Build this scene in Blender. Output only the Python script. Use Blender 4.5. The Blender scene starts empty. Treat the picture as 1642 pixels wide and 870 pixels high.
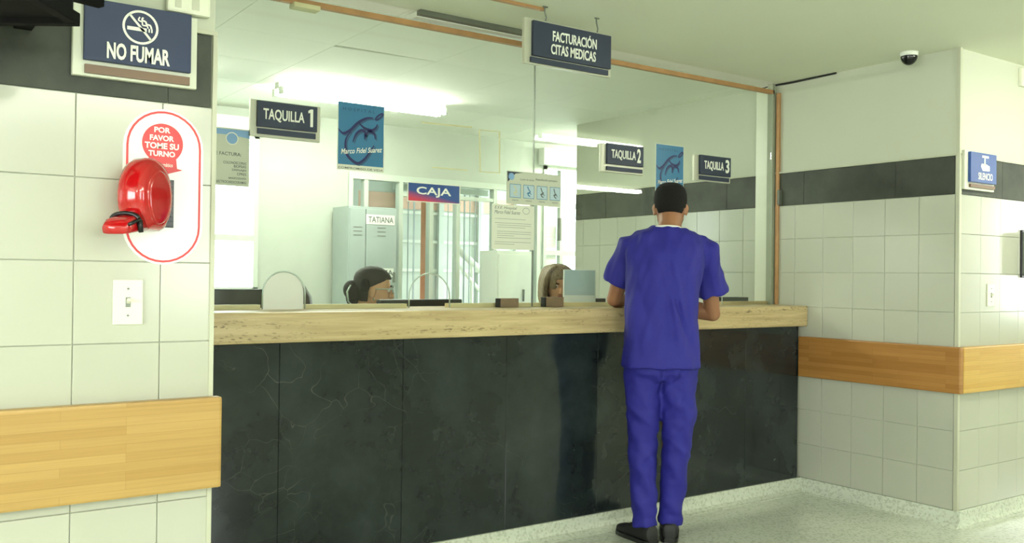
import bpy, bmesh, math, random
from mathutils import Vector, Matrix, noise
random.seed(4)
S = bpy.context.scene
C = S.collection
# ------------------------------------------------------------------ camera
FPX, CX, CY = 1484.0, 821.0, 435.0
AZ = math.atan2(1046, 1484); PITCH = 0.0065; ROLL = 0.012
EYE = Vector((0, 0, 1.25))
F_ = Vector((math.sin(AZ)*math.cos(PITCH), math.cos(AZ)*math.cos(PITCH), math.sin(PITCH)))
R0 = Vector((math.cos(AZ), -math.sin(AZ), 0)); U0 = R0.cross(F_)
R_ = R0*math.cos(ROLL) + U0*math.sin(ROLL); U_ = U0*math.cos(ROLL) - R0*math.sin(ROLL)
cam_d = bpy.data.cameras.new('camera'); cam = bpy.data.objects.new('camera', cam_d); C.objects.link(cam)
cam.matrix_world = Matrix(((R_.x, U_.x, -F_.x, EYE.x), (R_.y, U_.y, -F_.y, EYE.y), (R_.z, U_.z, -F_.z, EYE.z), (0, 0, 0, 1)))
cam_d.sensor_width = 36; cam_d.lens = FPX/1642*36; cam_d.clip_start = 0.02
S.camera = cam
# ------------------------------------------------------------------ sky, exposure
w = bpy.data.worlds.new('sky'); S.world = w; w.use_nodes = True
w.node_tree.nodes['Background'].inputs[0].default_value = (0.93, 0.98, 1.0, 1)
w.node_tree.nodes['Background'].inputs[1].default_value = 7.0
S.view_settings.view_transform = 'Standard'; S.view_settings.look = 'None'
S.view_settings.gamma = 1; S.view_settings.use_curve_mapping = False
S.view_settings.exposure = 0.46
S.cycles.use_denoising = True
S.cycles.max_bounces = 8; S.cycles.transparent_max_bounces = 16
S.cycles.caustics_reflective = False; S.cycles.caustics_refractive = False
S.cycles.sample_clamp_indirect = 6
LIGHT_TINT = (0.98, 1.0, 0.87)

def area(name, loc, rot, sx, sy, power, col=LIGHT_TINT):
    d = bpy.data.lights.new(name, 'AREA'); d.shape = 'RECTANGLE'; d.size = sx; d.size_y = sy
    d.energy = power; d.color = col
    o = bpy.data.objects.new(name, d); C.objects.link(o); o.location = loc; o.rotation_euler = rot
    return o
# daylight at the hall windows behind the photographer, then two invented side windows
HALL_WIN = [(-0.6, 0.6), (2.0, 3.2)]
for a, b in HALL_WIN:
    area('window_daylight_fill', ((a+b)/2, -2.88, 1.6), (math.radians(90), 0, 0), b-a-0.1, 1.3, 5, (1.0, 1.0, 0.9))
area('window_daylight_fill', (-3.72, 0.0, 1.6), (math.radians(90), 0, math.radians(-90)), 3.0, 1.3, 60, (1.0, 1.0, 0.92))  # made-up left hall window, added to light the recess side wall
area('window_daylight_fill', (9.75, .65, 1.55), (math.radians(90), 0, math.radians(90)), 0.9, 1.2, 6, (1.0, 1.0, 0.9))  # made-up right hall window, added to brighten the outer wall

# ------------------------------------------------------------------ measured planes (metres)
YW, XR, YC, YT, YG = 2.57, 4.615, 3.53, 3.477, 3.743
XL, ZC, YB, YK = 0.80, 2.46, 6.65, 5.68
ZTOP = 1.104
def PY(px, py, Y):
    d = F_ + R_*((px-CX)/FPX) - U_*((py-CY)/FPX)
    return EYE + d*(Y/d.y)
def rect(Y, xl, xr, xm, yt, yb):
    """x0,x1,z0,z1 on the plane y=Y: left/right image columns, heights read at column xm"""
    return PY(xl, (yt+yb)/2, Y).x, PY(xr, (yt+yb)/2, Y).x, PY(xm, yb, Y).z, PY(xm, yt, Y).z

# ------------------------------------------------------------------ materials
def srgb(c):
    return tuple(((v/255)/12.92 if v <= 10 else (((v/255)+0.055)/1.055)**2.4) for v in c)
MATS = {}
class NT:
    def __init__(s, name):
        s.m = bpy.data.materials.new(name); s.m.use_nodes = True
        s.t = s.m.node_tree; s.b = s.t.nodes['Principled BSDF']
    def n(s, typ, **k):
        o = s.t.nodes.new(typ)
        for a, v in k.items():
            if a[0] == '_': setattr(o, a[1:], v)
            else: o.inputs[a.replace('__', ' ')].default_value = v
        return o
    def l(s, a, ao, b, bi): s.t.links.new(a.outputs[ao], b.inputs[bi])
def mat(name, rgb, rough=0.5, metal=0.0, var=0.06, scale=8.0, bump=0.0, coat=0.0, stretch=(1,1,1), emit=0.0, objvar=0.0):
    if name in MATS: return MATS[name]
    q = NT(name); c = srgb(rgb)
    q.b.inputs['Roughness'].default_value = rough; q.b.inputs['Metallic'].default_value = metal
    q.b.inputs['Coat Weight'].default_value = coat
    tc = q.n('ShaderNodeTexCoord'); mp = q.n('ShaderNodeMapping'); mp.inputs['Scale'].default_value = stretch
    q.l(tc, 'Object', mp, 'Vector')
    nz = q.n('ShaderNodeTexNoise', Scale=scale, Detail=4.0); q.l(mp, 0, nz, 'Vector')
    rp = q.n('ShaderNodeValToRGB'); q.l(nz, 'Fac', rp, 'Fac')
    rp.color_ramp.elements[0].position = 0.3; rp.color_ramp.elements[1].position = 0.7
    rp.color_ramp.elements[0].color = tuple(v*(1-var) for v in c)+(1,)
    rp.color_ramp.elements[1].color = tuple(min(1, v*(1+var)) for v in c)+(1,)
    last = rp
    if objvar:
        oi = q.n('ShaderNodeObjectInfo'); mr = q.n('ShaderNodeMapRange', To__Min=1-objvar, To__Max=1.0)
        q.l(oi, 'Random', mr, 'Value')
        mx = q.n('ShaderNodeVectorMath', _operation='SCALE'); q.l(rp, 'Color', mx, 0); q.l(mr, 0, mx, 'Scale'); last = mx
    q.l(last, 0, q.b, 'Base Color')
    if bump:
        bp = q.n('ShaderNodeBump', Strength=bump, Distance=0.004); q.l(nz, 'Fac', bp, 'Height'); q.l(bp, 0, q.b, 'Normal')
    if emit:
        q.b.inputs['Emission Color'].default_value = c+(1,); q.b.inputs['Emission Strength'].default_value = emit
    MATS[name] = q.m
    return q.m

def marble_mat(name, dark, mid, vein, rough, seams=1.0):
    q = NT(name); tc = q.n('ShaderNodeTexCoord'); oi = q.n('ShaderNodeObjectInfo')
    ad = q.n('ShaderNodeVectorMath', _operation='MULTIPLY_ADD')
    q.l(tc, 'Object', ad, 0); ad.inputs[1].default_value = (1, 1, 1); q.l(oi, 'Location', ad, 2)
    n1 = q.n('ShaderNodeTexNoise', Scale=3.2, Detail=8.0, Roughness=0.65); q.l(ad, 0, n1, 'Vector')
    r1 = q.n('ShaderNodeValToRGB'); q.l(n1, 'Fac', r1, 'Fac')
    e = r1.color_ramp.elements; e[0].position = 0.34; e[0].color = srgb(dark)+(1,); e[1].position = 0.72; e[1].color = srgb(mid)+(1,)
    n2 = q.n('ShaderNodeTexNoise', Scale=2.2, Detail=3.0, Roughness=0.5, Distortion=0.4); q.l(ad, 0, n2, 'Vector')
    mv = q.n('ShaderNodeVectorMath', _operation='MULTIPLY_ADD'); q.l(n2, 'Color', mv, 0); mv.inputs[1].default_value = (.75, .75, .75); q.l(ad, 0, mv, 2)
    vo = q.n('ShaderNodeTexVoronoi', _feature='DISTANCE_TO_EDGE', Scale=5.5); q.l(mv, 0, vo, 'Vector')
    r2 = q.n('ShaderNodeValToRGB'); q.l(vo, 'Distance', r2, 'Fac')
    e = r2.color_ramp.elements; e[0].position = 0; e[0].color = (1, 1, 1, 1); e[1].position = 0.005; e[1].color = (0, 0, 0, 1)
    n3 = q.n('ShaderNodeTexNoise', Scale=1.7, Detail=2.0); q.l(ad, 0, n3, 'Vector')
    r3 = q.n('ShaderNodeValToRGB'); q.l(n3, 'Fac', r3, 'Fac'); e = r3.color_ramp.elements; e[0].position = 0.5; e[1].position = 0.75
    mu = q.n('ShaderNodeMath', _operation='MULTIPLY'); q.l(r2, 0, mu, 0); q.l(r3, 0, mu, 1)
    mm = q.n('ShaderNodeMath', _operation='MULTIPLY'); q.l(mu, 0, mm, 0); mm.inputs[1].default_value = 0.5*seams
    mx = q.n('ShaderNodeMixRGB'); q.l(mm, 0, mx, 'Fac'); q.l(r1, 0, mx, 'Color1'); mx.inputs['Color2'].default_value = srgb(vein)+(1,)
    q.l(mx, 0, q.b, 'Base Color'); q.b.inputs['Roughness'].default_value = rough
    return q.m
M_MARBLE = marble_mat('black_marble', (15, 21, 23), (46, 54, 55), (150, 152, 142), 0.11)
M_BAND = marble_mat('dark_band_stone', (42, 46, 38), (76, 80, 68), (120, 120, 105), 0.6, 0.3)

def travertine():
    q = NT('travertine'); tc = q.n('ShaderNodeTexCoord'); mp = q.n('ShaderNodeMapping'); mp.inputs['Scale'].default_value = (1.2, 9, 22)
    q.l(tc, 'Object', mp, 'Vector')
    n1 = q.n('ShaderNodeTexNoise', Scale=3.0, Detail=6.0); q.l(mp, 0, n1, 'Vector')
    r1 = q.n('ShaderNodeValToRGB'); q.l(n1, 'Fac', r1, 'Fac'); e = r1.color_ramp.elements
    e[0].position = .3; e[0].color = srgb((176, 154, 112))+(1,); e[1].position = .7; e[1].color = srgb((206, 186, 140))+(1,)
    m2 = q.n('ShaderNodeMapping'); m2.inputs['Scale'].default_value = (22, 60, 75); q.l(tc, 'Object', m2, 'Vector')
    n2 = q.n('ShaderNodeTexNoise', Scale=2.0, Detail=3.0); q.l(m2, 0, n2, 'Vector')
    r2 = q.n('ShaderNodeValToRGB'); q.l(n2, 'Fac', r2, 'Fac'); e = r2.color_ramp.elements; e[0].position = .56; e[0].color = (0,0,0,1); e[1].position = .64; e[1].color = (1,1,1,1)
    n3 = q.n('ShaderNodeTexNoise', Scale=1.2, Detail=2.0); q.l(mp, 0, n3, 'Vector')
    r3 = q.n('ShaderNodeValToRGB'); q.l(n3, 'Fac', r3, 'Fac'); e = r3.color_ramp.elements; e[0].position = .45; e[1].position = .65
    mu = q.n('ShaderNodeMath', _operation='MULTIPLY'); q.l(r2, 0, mu, 0); q.l(r3, 0, mu, 1)
    mx = q.n('ShaderNodeMixRGB'); q.l(mu, 0, mx, 'Fac'); q.l(r1, 0, mx, 'Color1'); mx.inputs['Color2'].default_value = srgb((104, 86, 58))+(1,)
    q.l(mx, 0, q.b, 'Base Color'); q.b.inputs['Roughness'].default_value = 0.35
    return q.m
M_TRAV = travertine()

def strip_wood(name, c1, c2, axis):
    """finger-jointed laminated board: flat glued strips with grain along `axis`"""
    q = NT(name); tc = q.n('ShaderNodeTexCoord'); sp = q.n('ShaderNodeSeparateXYZ'); q.l(tc, 'Object', sp, 0)
    cb = q.n('ShaderNodeCombineXYZ'); q.l(sp, axis, cb, 'X'); q.l(sp, 'Z', cb, 'Y')
    br = q.n('ShaderNodeTexBrick', Scale=1.0, Mortar__Size=0.0004, Brick__Width=0.42, Row__Height=0.0235, Bias=0.0)
    br.offset = 0.37; br.offset_frequency = 3
    br.inputs['Color1'].default_value = srgb(c1)+(1,); br.inputs['Color2'].default_value = srgb(c2)+(1,)
    br.inputs['Mortar'].default_value = srgb(tuple(int(v*.92) for v in c2))+(1,)
    q.l(cb, 0, br, 'Vector')
    mp = q.n('ShaderNodeMapping'); mp.inputs['Scale'].default_value = (3, 120, 1); q.l(cb, 0, mp, 'Vector')
    nz = q.n('ShaderNodeTexNoise', Scale=1.5, Detail=5.0); q.l(mp, 0, nz, 'Vector')
    mr = q.n('ShaderNodeMapRange', To__Min=0.82, To__Max=1.14); q.l(nz, 'Fac', mr, 'Value')
    mx = q.n('ShaderNodeVectorMath', _operation='SCALE'); q.l(br, 'Color', mx, 0); q.l(mr, 0, mx, 'Scale')
    q.l(mx, 0, q.b, 'Base Color'); q.b.inputs['Roughness'].default_value = 0.38
    return q.m
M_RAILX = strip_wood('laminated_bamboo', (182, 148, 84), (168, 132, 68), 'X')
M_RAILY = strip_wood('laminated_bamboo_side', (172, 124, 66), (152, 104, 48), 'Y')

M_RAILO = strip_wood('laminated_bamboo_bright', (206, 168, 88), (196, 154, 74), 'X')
def terrazzo():
    q = NT('terrazzo'); tc = q.n('ShaderNodeTexCoord')
    vo = q.n('ShaderNodeTexVoronoi', Scale=95.0); q.l(tc, 'Object', vo, 'Vector')
    r = q.n('ShaderNodeValToRGB'); q.l(vo, 'Color', r, 'Fac'); e = r.color_ramp.elements
    e[0].position = 0.2; e[0].color = srgb((190, 196, 178))+(1,); e[1].position = 0.45; e[1].color = srgb((214, 220, 204))+(1,)
    n = q.n('ShaderNodeTexNoise', Scale=1.3, Detail=5.0); q.l(tc, 'Object', n, 'Vector')
    mr = q.n('ShaderNodeMapRange', To__Min=0.72, To__Max=1.12); q.l(n, 'Fac', mr, 'Value')
    mx = q.n('ShaderNodeVectorMath', _operation='SCALE'); q.l(r, 'Color', mx, 0); q.l(mr, 0, mx, 'Scale')
    q.l(mx, 0, q.b, 'Base Color'); q.b.inputs['Roughness'].default_value = 0.16
    return q.m
M_TERR = terrazzo()
def glass(name, tint=(0.965, 0.99, 0.975), ior=1.45):
    m = bpy.data.materials.new(name); m.use_nodes = True; t = m.node_tree; t.nodes.clear()
    o = t.nodes.new('ShaderNodeOutputMaterial'); mi = t.nodes.new('ShaderNodeMixShader')
    tr = t.nodes.new('ShaderNodeBsdfTransparent'); tr.inputs[0].default_value = tint+(1,)
    gl = t.nodes.new('ShaderNodeBsdfGlossy'); gl.inputs['Roughness'].default_value = 0.0
    g = t.nodes.new('ShaderNodeNewGeometry'); dt = t.nodes.new('ShaderNodeVectorMath'); dt.operation = 'DOT_PRODUCT'
    t.links.new(g.outputs['Normal'], dt.inputs[0]); t.links.new(g.outputs['Incoming'], dt.inputs[1])
    def mth(op, a, b=None):
        n = t.nodes.new('ShaderNodeMath'); n.operation = op
        for i, v in enumerate((a, b)):
            if v is None: continue
            if isinstance(v, (int, float)): n.inputs[i].default_value = v
            else: t.links.new(v, n.inputs[i])
        return n.outputs[0]
    f0 = ((ior-1)/(ior+1))**2          # Schlick reflectance, the same on both faces of the pane
    k = mth('POWER', mth('SUBTRACT', 1.0, mth('ABSOLUTE', dt.outputs['Value'])), 5.0)
    t.links.new(mth('ADD', mth('MULTIPLY', k, 1-f0), f0), mi.inputs[0]); t.links.new(tr.outputs[0], mi.inputs[1]); t.links.new(gl.outputs[0], mi.inputs[2])
    t.links.new(mi.outputs[0], o.inputs[0]); return m
M_GLASS = glass('clear_glass')
M_WGLASS = glass('window_glass', (0.97, 0.99, 0.99), 1.3)
M_TILE = mat('white_tile', (186, 188, 172), 0.16, var=0.015, scale=3, objvar=0.05)
M_BEAD = mat('corner_bead_paint', (188, 190, 168), 0.45, var=0.02)
M_GROUT = mat('grout', (146, 149, 132), 0.8)
M_PAINT = mat('cream_paint', (194, 198, 179), 0.6, var=0.02, scale=1.5)
M_CEIL = mat('ceiling_paint', (226, 230, 210), 0.75, var=0.025, scale=0.9)
M_VOID = mat('ceiling_void', (48, 48, 40), 0.9)
M_PANEL = mat('ceiling_panel', (244, 246, 236), 0.75, var=0.02, scale=1.3, objvar=0.03)
M_WHITE = mat('white_paint', (232, 236, 226), 0.45, var=0.02)
M_PLASTIC = mat('ivory_plastic', (226, 228, 208), 0.35, var=0.02)
M_SIGNGREY = mat('sign_grey', (190, 192, 172), 0.35, metal=0.2, var=0.02)
M_SIGNWHITE = mat('sign_white', (212, 216, 196), 0.4, var=0.02)
M_NAVY = mat('sign_navy', (30, 46, 80), 0.5, var=0.03)
M_SLATE = mat('sign_slate', (40, 50, 70), 0.5, var=0.03)
M_BLUE2 = mat('silence_blue', (34, 70, 138), 0.35, var=0.03)
M_BROWN = mat('sign_brown', (112, 86, 62), 0.4)
M_LET = mat('letter_white', (238, 240, 228), 0.5, var=0.01)
M_COPPER = mat('copper_channel', (176, 134, 88), 0.5, metal=0.1, var=0.12, scale=14)
M_GREY = mat('grey_metal', (120, 126, 116), 0.4, metal=0.5)
M_DKGREY = mat('dark_grey_channel', (96, 100, 88), 0.5)
M_BLACK = mat('black_plastic', (18, 19, 20), 0.3)
M_SCREEN = mat('screen_black', (12, 14, 15), 0.12)
M_RED = mat('red_plastic', (176, 16, 20), 0.16, var=0.03, coat=0.5)
M_REDP = mat('red_print', (206, 44, 46), 0.35, var=0.03)
M_PINKP = mat('pink_print', (238, 214, 208), 0.4)
M_STICK = mat('sticker_white', (226, 234, 224), 0.18, var=0.01)
M_POSTB = mat('poster_blue', (52, 116, 156), 0.35, var=0.04)
M_INK = mat('ink_navy', (26, 30, 88), 0.4, var=0.02)
M_INKS = mat('ink_shadow', (40, 80, 112), 0.4, var=0.02)
M_OFFW = mat('office_wall_paint', (190, 197, 185), 0.6, var=0.02)
M_PAPER = mat('paper', (222, 226, 208), 0.6, var=0.02)
M_PAPERG = mat('paper_grey', (196, 202, 182), 0.6, var=0.02)
M_INKG = mat('ink_grey', (96, 102, 100), 0.6)
M_LBLUE = mat('light_blue_print', (120, 160, 200), 0.4)
M_PBLUE = mat('pale_blue_print', (176, 200, 208), 0.4)
M_TAPE = mat('masking_tape', (206, 204, 160), 0.6, var=0.05)
M_CREAM = mat('cream_sill', (222, 206, 158), 0.4, var=0.05)
M_BLOCK = mat('brown_block', (128, 110, 84), 0.5, var=0.1, scale=30)
M_FRAME = mat('aluminium_white', (208, 216, 204), 0.35, var=0.02)
M_LIGHT = mat('tube_glow', (254, 255, 240), 0.4, emit=42.0)
M_LIGHT2 = mat('office_tube_glow', (254, 255, 240), 0.4, emit=52.0)
M_SLAT = mat('blind_fabric', (150, 164, 158), 0.7, var=0.04)
M_ORANGE = mat('orange_post', (222, 150, 110), 0.6, var=0.05)

# ------------------------------------------------------------------ mesh helpers
def box(bm, x0, x1, y0, y1, z0, z1):
    if x0 > x1: x0, x1 = x1, x0
    if y0 > y1: y0, y1 = y1, y0
    if z0 > z1: z0, z1 = z1, z0
    v = [bm.verts.new(p) for p in ((x0,y0,z0),(x1,y0,z0),(x1,y1,z0),(x0,y1,z0),(x0,y0,z1),(x1,y0,z1),(x1,y1,z1),(x0,y1,z1))]
    for f in ((0,3,2,1),(4,5,6,7),(0,1,5,4),(1,2,6,5),(2,3,7,6),(3,0,4,7)): bm.faces.new([v[i] for i in f])
    return v
def new(): return bmesh.new()
def B(*a):
    bm = new(); box(bm, *a); return bm
def poly_prism(bm, pts, y0, y1):
    """pts: (x,z) outline; extruded along y"""
    a = [bm.verts.new((p[0], y0, p[1])) for p in pts]; b = [bm.verts.new((p[0], y1, p[1])) for p in pts]
    n = len(pts); bm.faces.new(a); bm.faces.new(list(reversed(b)))
    for i in range(n): bm.faces.new((a[(i+1) % n], a[i], b[i], b[(i+1) % n]))
    bmesh.ops.recalc_face_normals(bm, faces=bm.faces)
def frames(pts):
    T = []
    for i in range(len(pts)):
        a = pts[max(i-1, 0)]; b = pts[min(i+1, len(pts)-1)]; T.append((b-a).normalized())
    up = Vector((0, 0, 1)) if abs(T[0].z) < 0.9 else Vector((0, 1, 0))
    u = T[0].cross(up).normalized(); out = []
    for t in T:
        u = (u - t*u.dot(t)).normalized(); out.append((u, t.cross(u)))
    return out
def tube(bm, pts, rad, n=12, uv=None):
    pts = [Vector(p) for p in pts]
    if not isinstance(rad, (list, tuple)): rad = [rad]*len(pts)
    fr = frames(pts); rings = []
    for p, r, (u, v) in zip(pts, rad, fr):
        if uv: u, v = uv
        ra, rb = r if isinstance(r, (list, tuple)) else (r, r)
        rings.append([bm.verts.new(p + u*(ra*math.cos(2*math.pi*k/n)) + v*(rb*math.sin(2*math.pi*k/n))) for k in range(n)])
    for a, b in zip(rings, rings[1:]):
        for k in range(n): bm.faces.new((a[k], a[(k+1) % n], b[(k+1) % n], b[k]))
    bm.faces.new(list(reversed(rings[0]))); bm.faces.new(rings[-1])
def loft(bm, secs, n=28, caps=True):
    """secs: (centre, u, v, ru, rv, exponent)"""
    rings = []
    for c, u, v, ru, rv, e in secs:
        r = []
        for k in range(n):
            t = 2*math.pi*k/n; cc, ss = math.cos(t), math.sin(t)
            r.append(bm.verts.new(Vector(c) + u*(ru*math.copysign(abs(cc)**(2/e), cc)) + v*(rv*math.copysign(abs(ss)**(2/e), ss))))
        rings.append(r)
    for a, b in zip(rings, rings[1:]):
        for k in range(n): bm.faces.new((a[k], a[(k+1) % n], b[(k+1) % n], b[k]))
    if caps: bm.faces.new(list(reversed(rings[0]))); bm.faces.new(rings[-1])
def ball(bm, c, r, seg=16, M=None):
    m = Matrix.Translation(Vector(c)) @ (M if M else Matrix()) @ Matrix.Diagonal(Vector((r[0], r[1], r[2], 1)))
    bmesh.ops.create_uvsphere(bm, u_segments=seg, v_segments=max(8, seg*2//3), radius=1, matrix=m)
def cyl(bm, a, b, r, n=16): tube(bm, [a, b], r, n)
def obj(name, bm, m, parent=None, smooth=False, bevel=0.0, label=None):
    if bevel: bmesh.ops.bevel(bm, geom=list(bm.edges), offset=bevel, segments=2, profile=0.6, affect='EDGES', clamp_overlap=True)
    bmesh.ops.recalc_face_normals(bm, faces=bm.faces)
    org = parent.matrix_world.translation.copy() if parent else Vector()
    if parent is None:
        xs = [v.co for v in bm.verts]
        org = Vector(((min(p.x for p in xs)+max(p.x for p in xs))/2, (min(p.y for p in xs)+max(p.y for p in xs))/2, min(p.z for p in xs)))
    else: org = WORLD[parent.name]
    for v in bm.verts: v.co -= org
    me = bpy.data.meshes.new(name); bm.to_mesh(me); bm.free(); me.materials.append(m)
    if smooth: me.shade_smooth()
    o = bpy.data.objects.new(name, me); C.objects.link(o)
    if parent: o.parent = parent; WORLD[o.name] = org
    else: o.location = org; WORLD[o.name] = org
    if label: o['label'] = label
    return o
WORLD = {}
def thing(name, label, cat, loc, group=None):
    o = bpy.data.objects.new(name, None); C.objects.link(o); o.location = loc; o.empty_display_size = 0.1
    WORLD[o.name] = Vector(loc); o['label'] = label; o['category'] = cat
    if group: o['group'] = group
    return o
def tag(o, label, cat, group=None):
    o['label'] = label; o['category'] = cat
    if group: o['group'] = group
    return o
def struct(name, bm, m, **k):
    o = obj(name, bm, m, **k); o['kind'] = 'structure'; return o
def sgroup(name, loc=(0, 0, 0)):
    o = bpy.data.objects.new(name, None); C.objects.link(o); o.location = loc; WORLD[o.name] = Vector(loc); o['kind'] = 'structure'; return o
def crom(pts, k=6):
    out = []
    P = [pts[0]] + list(pts) + [pts[-1]]
    for i in range(1, len(P)-2):
        p0, p1, p2, p3 = P[i-1:i+3]
        for j in range(k):
            t = j/k
            out.append(tuple(0.5*((2*b) + (-a+c)*t + (2*a-5*b+4*c-d)*t*t + (-a+3*b-3*c+d)*t**3) for a, b, c, d in zip(p0, p1, p2, p3)))
    out.append(tuple(pts[-1])); return out
def ribbon(bm, pts, wd, Y, mp, closed=False):
    """flat stroke on the plane y=Y; pts in sheet coordinates, mp maps to (x,z)"""
    P = [Vector(mp(*p)) for p in pts]; n = len(P); L = []; Rr = []
    for i in range(n):
        a = P[(i-1) % n] if closed else P[max(i-1, 0)]; b = P[(i+1) % n] if closed else P[min(i+1, n-1)]
        t = (b-a).normalized(); nn = Vector((-t.y, t.x)); ww = wd[i] if isinstance(wd, list) else wd
        L.append(bm.verts.new((P[i].x+nn.x*ww/2, Y, P[i].y+nn.y*ww/2))); Rr.append(bm.verts.new((P[i].x-nn.x*ww/2, Y, P[i].y-nn.y*ww/2)))
    for i in range(n if closed else n-1):
        j = (i+1) % n; bm.faces.new((L[i], L[j], Rr[j], Rr[i]))
def sheet(r):
    x0, x1, z0, z1 = r
    return lambda u, v: (x0+(x1-x0)*u, z1-(z1-z0)*v)
def text_bm(s, bold=0.0, shear=0.0, depth=0.0):
    cu = bpy.data.curves.new('lettering', 'FONT'); cu.body = s; cu.size = 1; cu.offset = bold; cu.shear = shear
    cu.extrude = depth; cu.resolution_u = 3; cu.align_x = 'CENTER'
    o = bpy.data.objects.new('lettering', cu); C.objects.link(o)
    dg = bpy.context.evaluated_depsgraph_get(); me = bpy.data.meshes.new_from_object(o.evaluated_get(dg))
    bm = new(); bm.from_mesh(me)
    bpy.data.objects.remove(o); bpy.data.curves.remove(cu); bpy.data.meshes.remove(me)
    return bm
def put_text(bm_out, s, x0, x1, z0, z1, Y, bold=0.0, shear=0.0, depth=0.0, rot=0.0):
    bm = text_bm(s, bold, shear)
    if not bm.verts: return
    mn = Vector((min(v.co.x for v in bm.verts), min(v.co.y for v in bm.verts))); mx = Vector((max(v.co.x for v in bm.verts), max(v.co.y for v in bm.verts)))
    sx = (x1-x0)/max(mx.x-mn.x, 1e-6); sz = (z1-z0)/max(mx.y-mn.y, 1e-6)
    cx, cz = (x0+x1)/2, (z0+z1)/2; cr, sr = math.cos(rot), math.sin(rot)
    mp = {}
    for v in bm.verts:
        x = x0+(v.co.x-mn.x)*sx - cx; z = z0+(v.co.y-mn.y)*sz - cz
        mp[v] = bm_out.verts.new((cx+x*cr-z*sr, Y, cz+x*sr+z*cr))
    fs = []
    for f in bm.faces:
        try: fs.append(bm_out.faces.new([mp[v] for v in f.verts]))
        except ValueError: pass
    bm.free()
    if depth:
        r = bmesh.ops.extrude_face_region(bm_out, geom=fs)
        for e in r['geom']:
            if isinstance(e, bmesh.types.BMVert): e.co.y -= depth
def lettering(parent, s, x0, x1, z0, z1, Y, m, **k):
    bm = new(); put_text(bm, s, x0, x1, z0, z1, Y, **k); return obj('lettering', bm, m, parent)
def uvtext(parent, s, r, u0, u1, v0, v1, Y, m, **k):
    mp = sheet(r); a = mp(u0, v1); b = mp(u1, v0)
    return lettering(parent, s, a[0], b[0], a[1], b[1], Y, m, **k)
def evaluated(o, voxel, smooth=4, fac=0.5):
    md = o.modifiers.new('r', 'REMESH'); md.mode = 'VOXEL'; md.voxel_size = voxel; md.use_smooth_shade = True
    if smooth: sm = o.modifiers.new('s', 'SMOOTH'); sm.iterations = smooth; sm.factor = fac
    dg = bpy.context.evaluated_depsgraph_get(); me = bpy.data.meshes.new_from_object(o.evaluated_get(dg))
    old = o.data; mats = [m for m in old.materials]; o.modifiers.clear(); o.data = me
    if not me.materials:
        for m in mats: me.materials.append(m)
    me.shade_smooth(); bpy.data.meshes.remove(old); me.name = o.name
    return o

# ================================================================== SETTING
struct('floor', B(-4, 12, -3.2, 10.5, -0.1, 0), M_TERR)
ceil = struct('ceiling', B(-4, 12, -3.2, 3.70, ZC, ZC+0.12), M_CEIL)
obj('ceiling_backing', B(-4, 8, 3.70, YB+0.3, ZC+0.05, ZC+0.12), M_VOID, ceil)
# office ceiling panels, one of them slipped on its grid
proto = {}
gx0, gy0, ps = 0.81, 3.90, 0.61
for i in range(-2, 11):
    for j in range(-1, 5):
        x0 = gx0+ps*i; y0 = gy0+ps*j; x1 = x0+ps; y1 = y0+ps
        ya = max(y0, 3.70); yb = min(y1, YB-0.0)
        if yb-ya < 0.02: continue
        g = 0.0012
        bm = B(x0+g, x1-g, ya+g, yb-g, ZC, ZC+0.02)
        if i == 2 and j == 1:
            for v in bm.verts:
                if v.co.y < ya+0.1: v.co.y += 0.004 + 0.035*(x1-v.co.x)/ps
        obj('ceiling_panel', bm, M_PANEL, ceil)

ROW = 0.2033; ZB = 0.08
def tile_mesh(w, h, t, axis):
    key = (round(w, 4), round(h, 4), axis)
    if key in proto: return proto[key]
    bm = new()
    if axis == 'X': box(bm, 0, w, -t, 0, 0, h)
    else: box(bm, -t, 0, 0, w, 0, h)
    bmesh.ops.bevel(bm, geom=list(bm.edges), offset=0.0012, segments=1, affect='EDGES')
    me = bpy.data.meshes.new('tile'); bm.to_mesh(me); bm.free(); proto[key] = me
    return me
def tile_wall(parent, axis, plane, a0, a1, start, zlo=ZB, rows=8, mats=None, rowh=ROW, wd=0.2, name='tile'):
    """tiles on a wall; axis X: plane is y; axis Y: plane is x"""
    org = WORLD[parent.name]; e = start
    while e > a0+1e-4: e -= wd
    while e < a1-1e-4:
        s0, s1 = max(e, a0), min(e+wd, a1)
        if s1-s0 > 0.012:
            for r in range(rows):
                me = tile_mesh(s1-s0-0.0018, rowh-0.0018, 0.006, axis)
                if not me.materials: me.materials.append(mats)
                o = bpy.data.objects.new(name, me); C.objects.link(o); o.parent = parent
                p = Vector((s0+0.001, plane, zlo+r*rowh+0.001)) if axis == 'X' else Vector((plane, s0+0.001, zlo+r*rowh+0.001))
                # a hair of unevenness, as laid by hand
                o.location = p-org
        e += wd
ZTB = ZB+8*ROW; BH = 0.2
def band(parent, axis, plane, a0, a1, start, wd=0.6):
    tile_wall(parent, axis, plane, a0, a1, start, ZTB, 1, M_BAND, BH, wd, 'stone_slab')
# left pier wall
wl = struct('wall_left', B(-3.8, XL-0.004, YW, 3.95, 0, ZC), M_PAINT)
tile_wall(wl, 'X', YW, -1.36, XL, 0.444, ZTB-8*.2135, mats=M_TILE, rowh=.2135, wd=.2135); band(wl, 'X', YW, -1.36, XL-0.014, 0.27, 0.40)
obj('corner_bead', B(XL-0.012, XL, YW-0.012, YW+0.02, 0, ZTB+BH+0.012), M_BEAD, wl)
obj('band_moulding', B(-1.4, XL, YW-0.014, YW, ZTB+BH, ZTB+BH+0.012), M_BEAD, wl)
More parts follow.
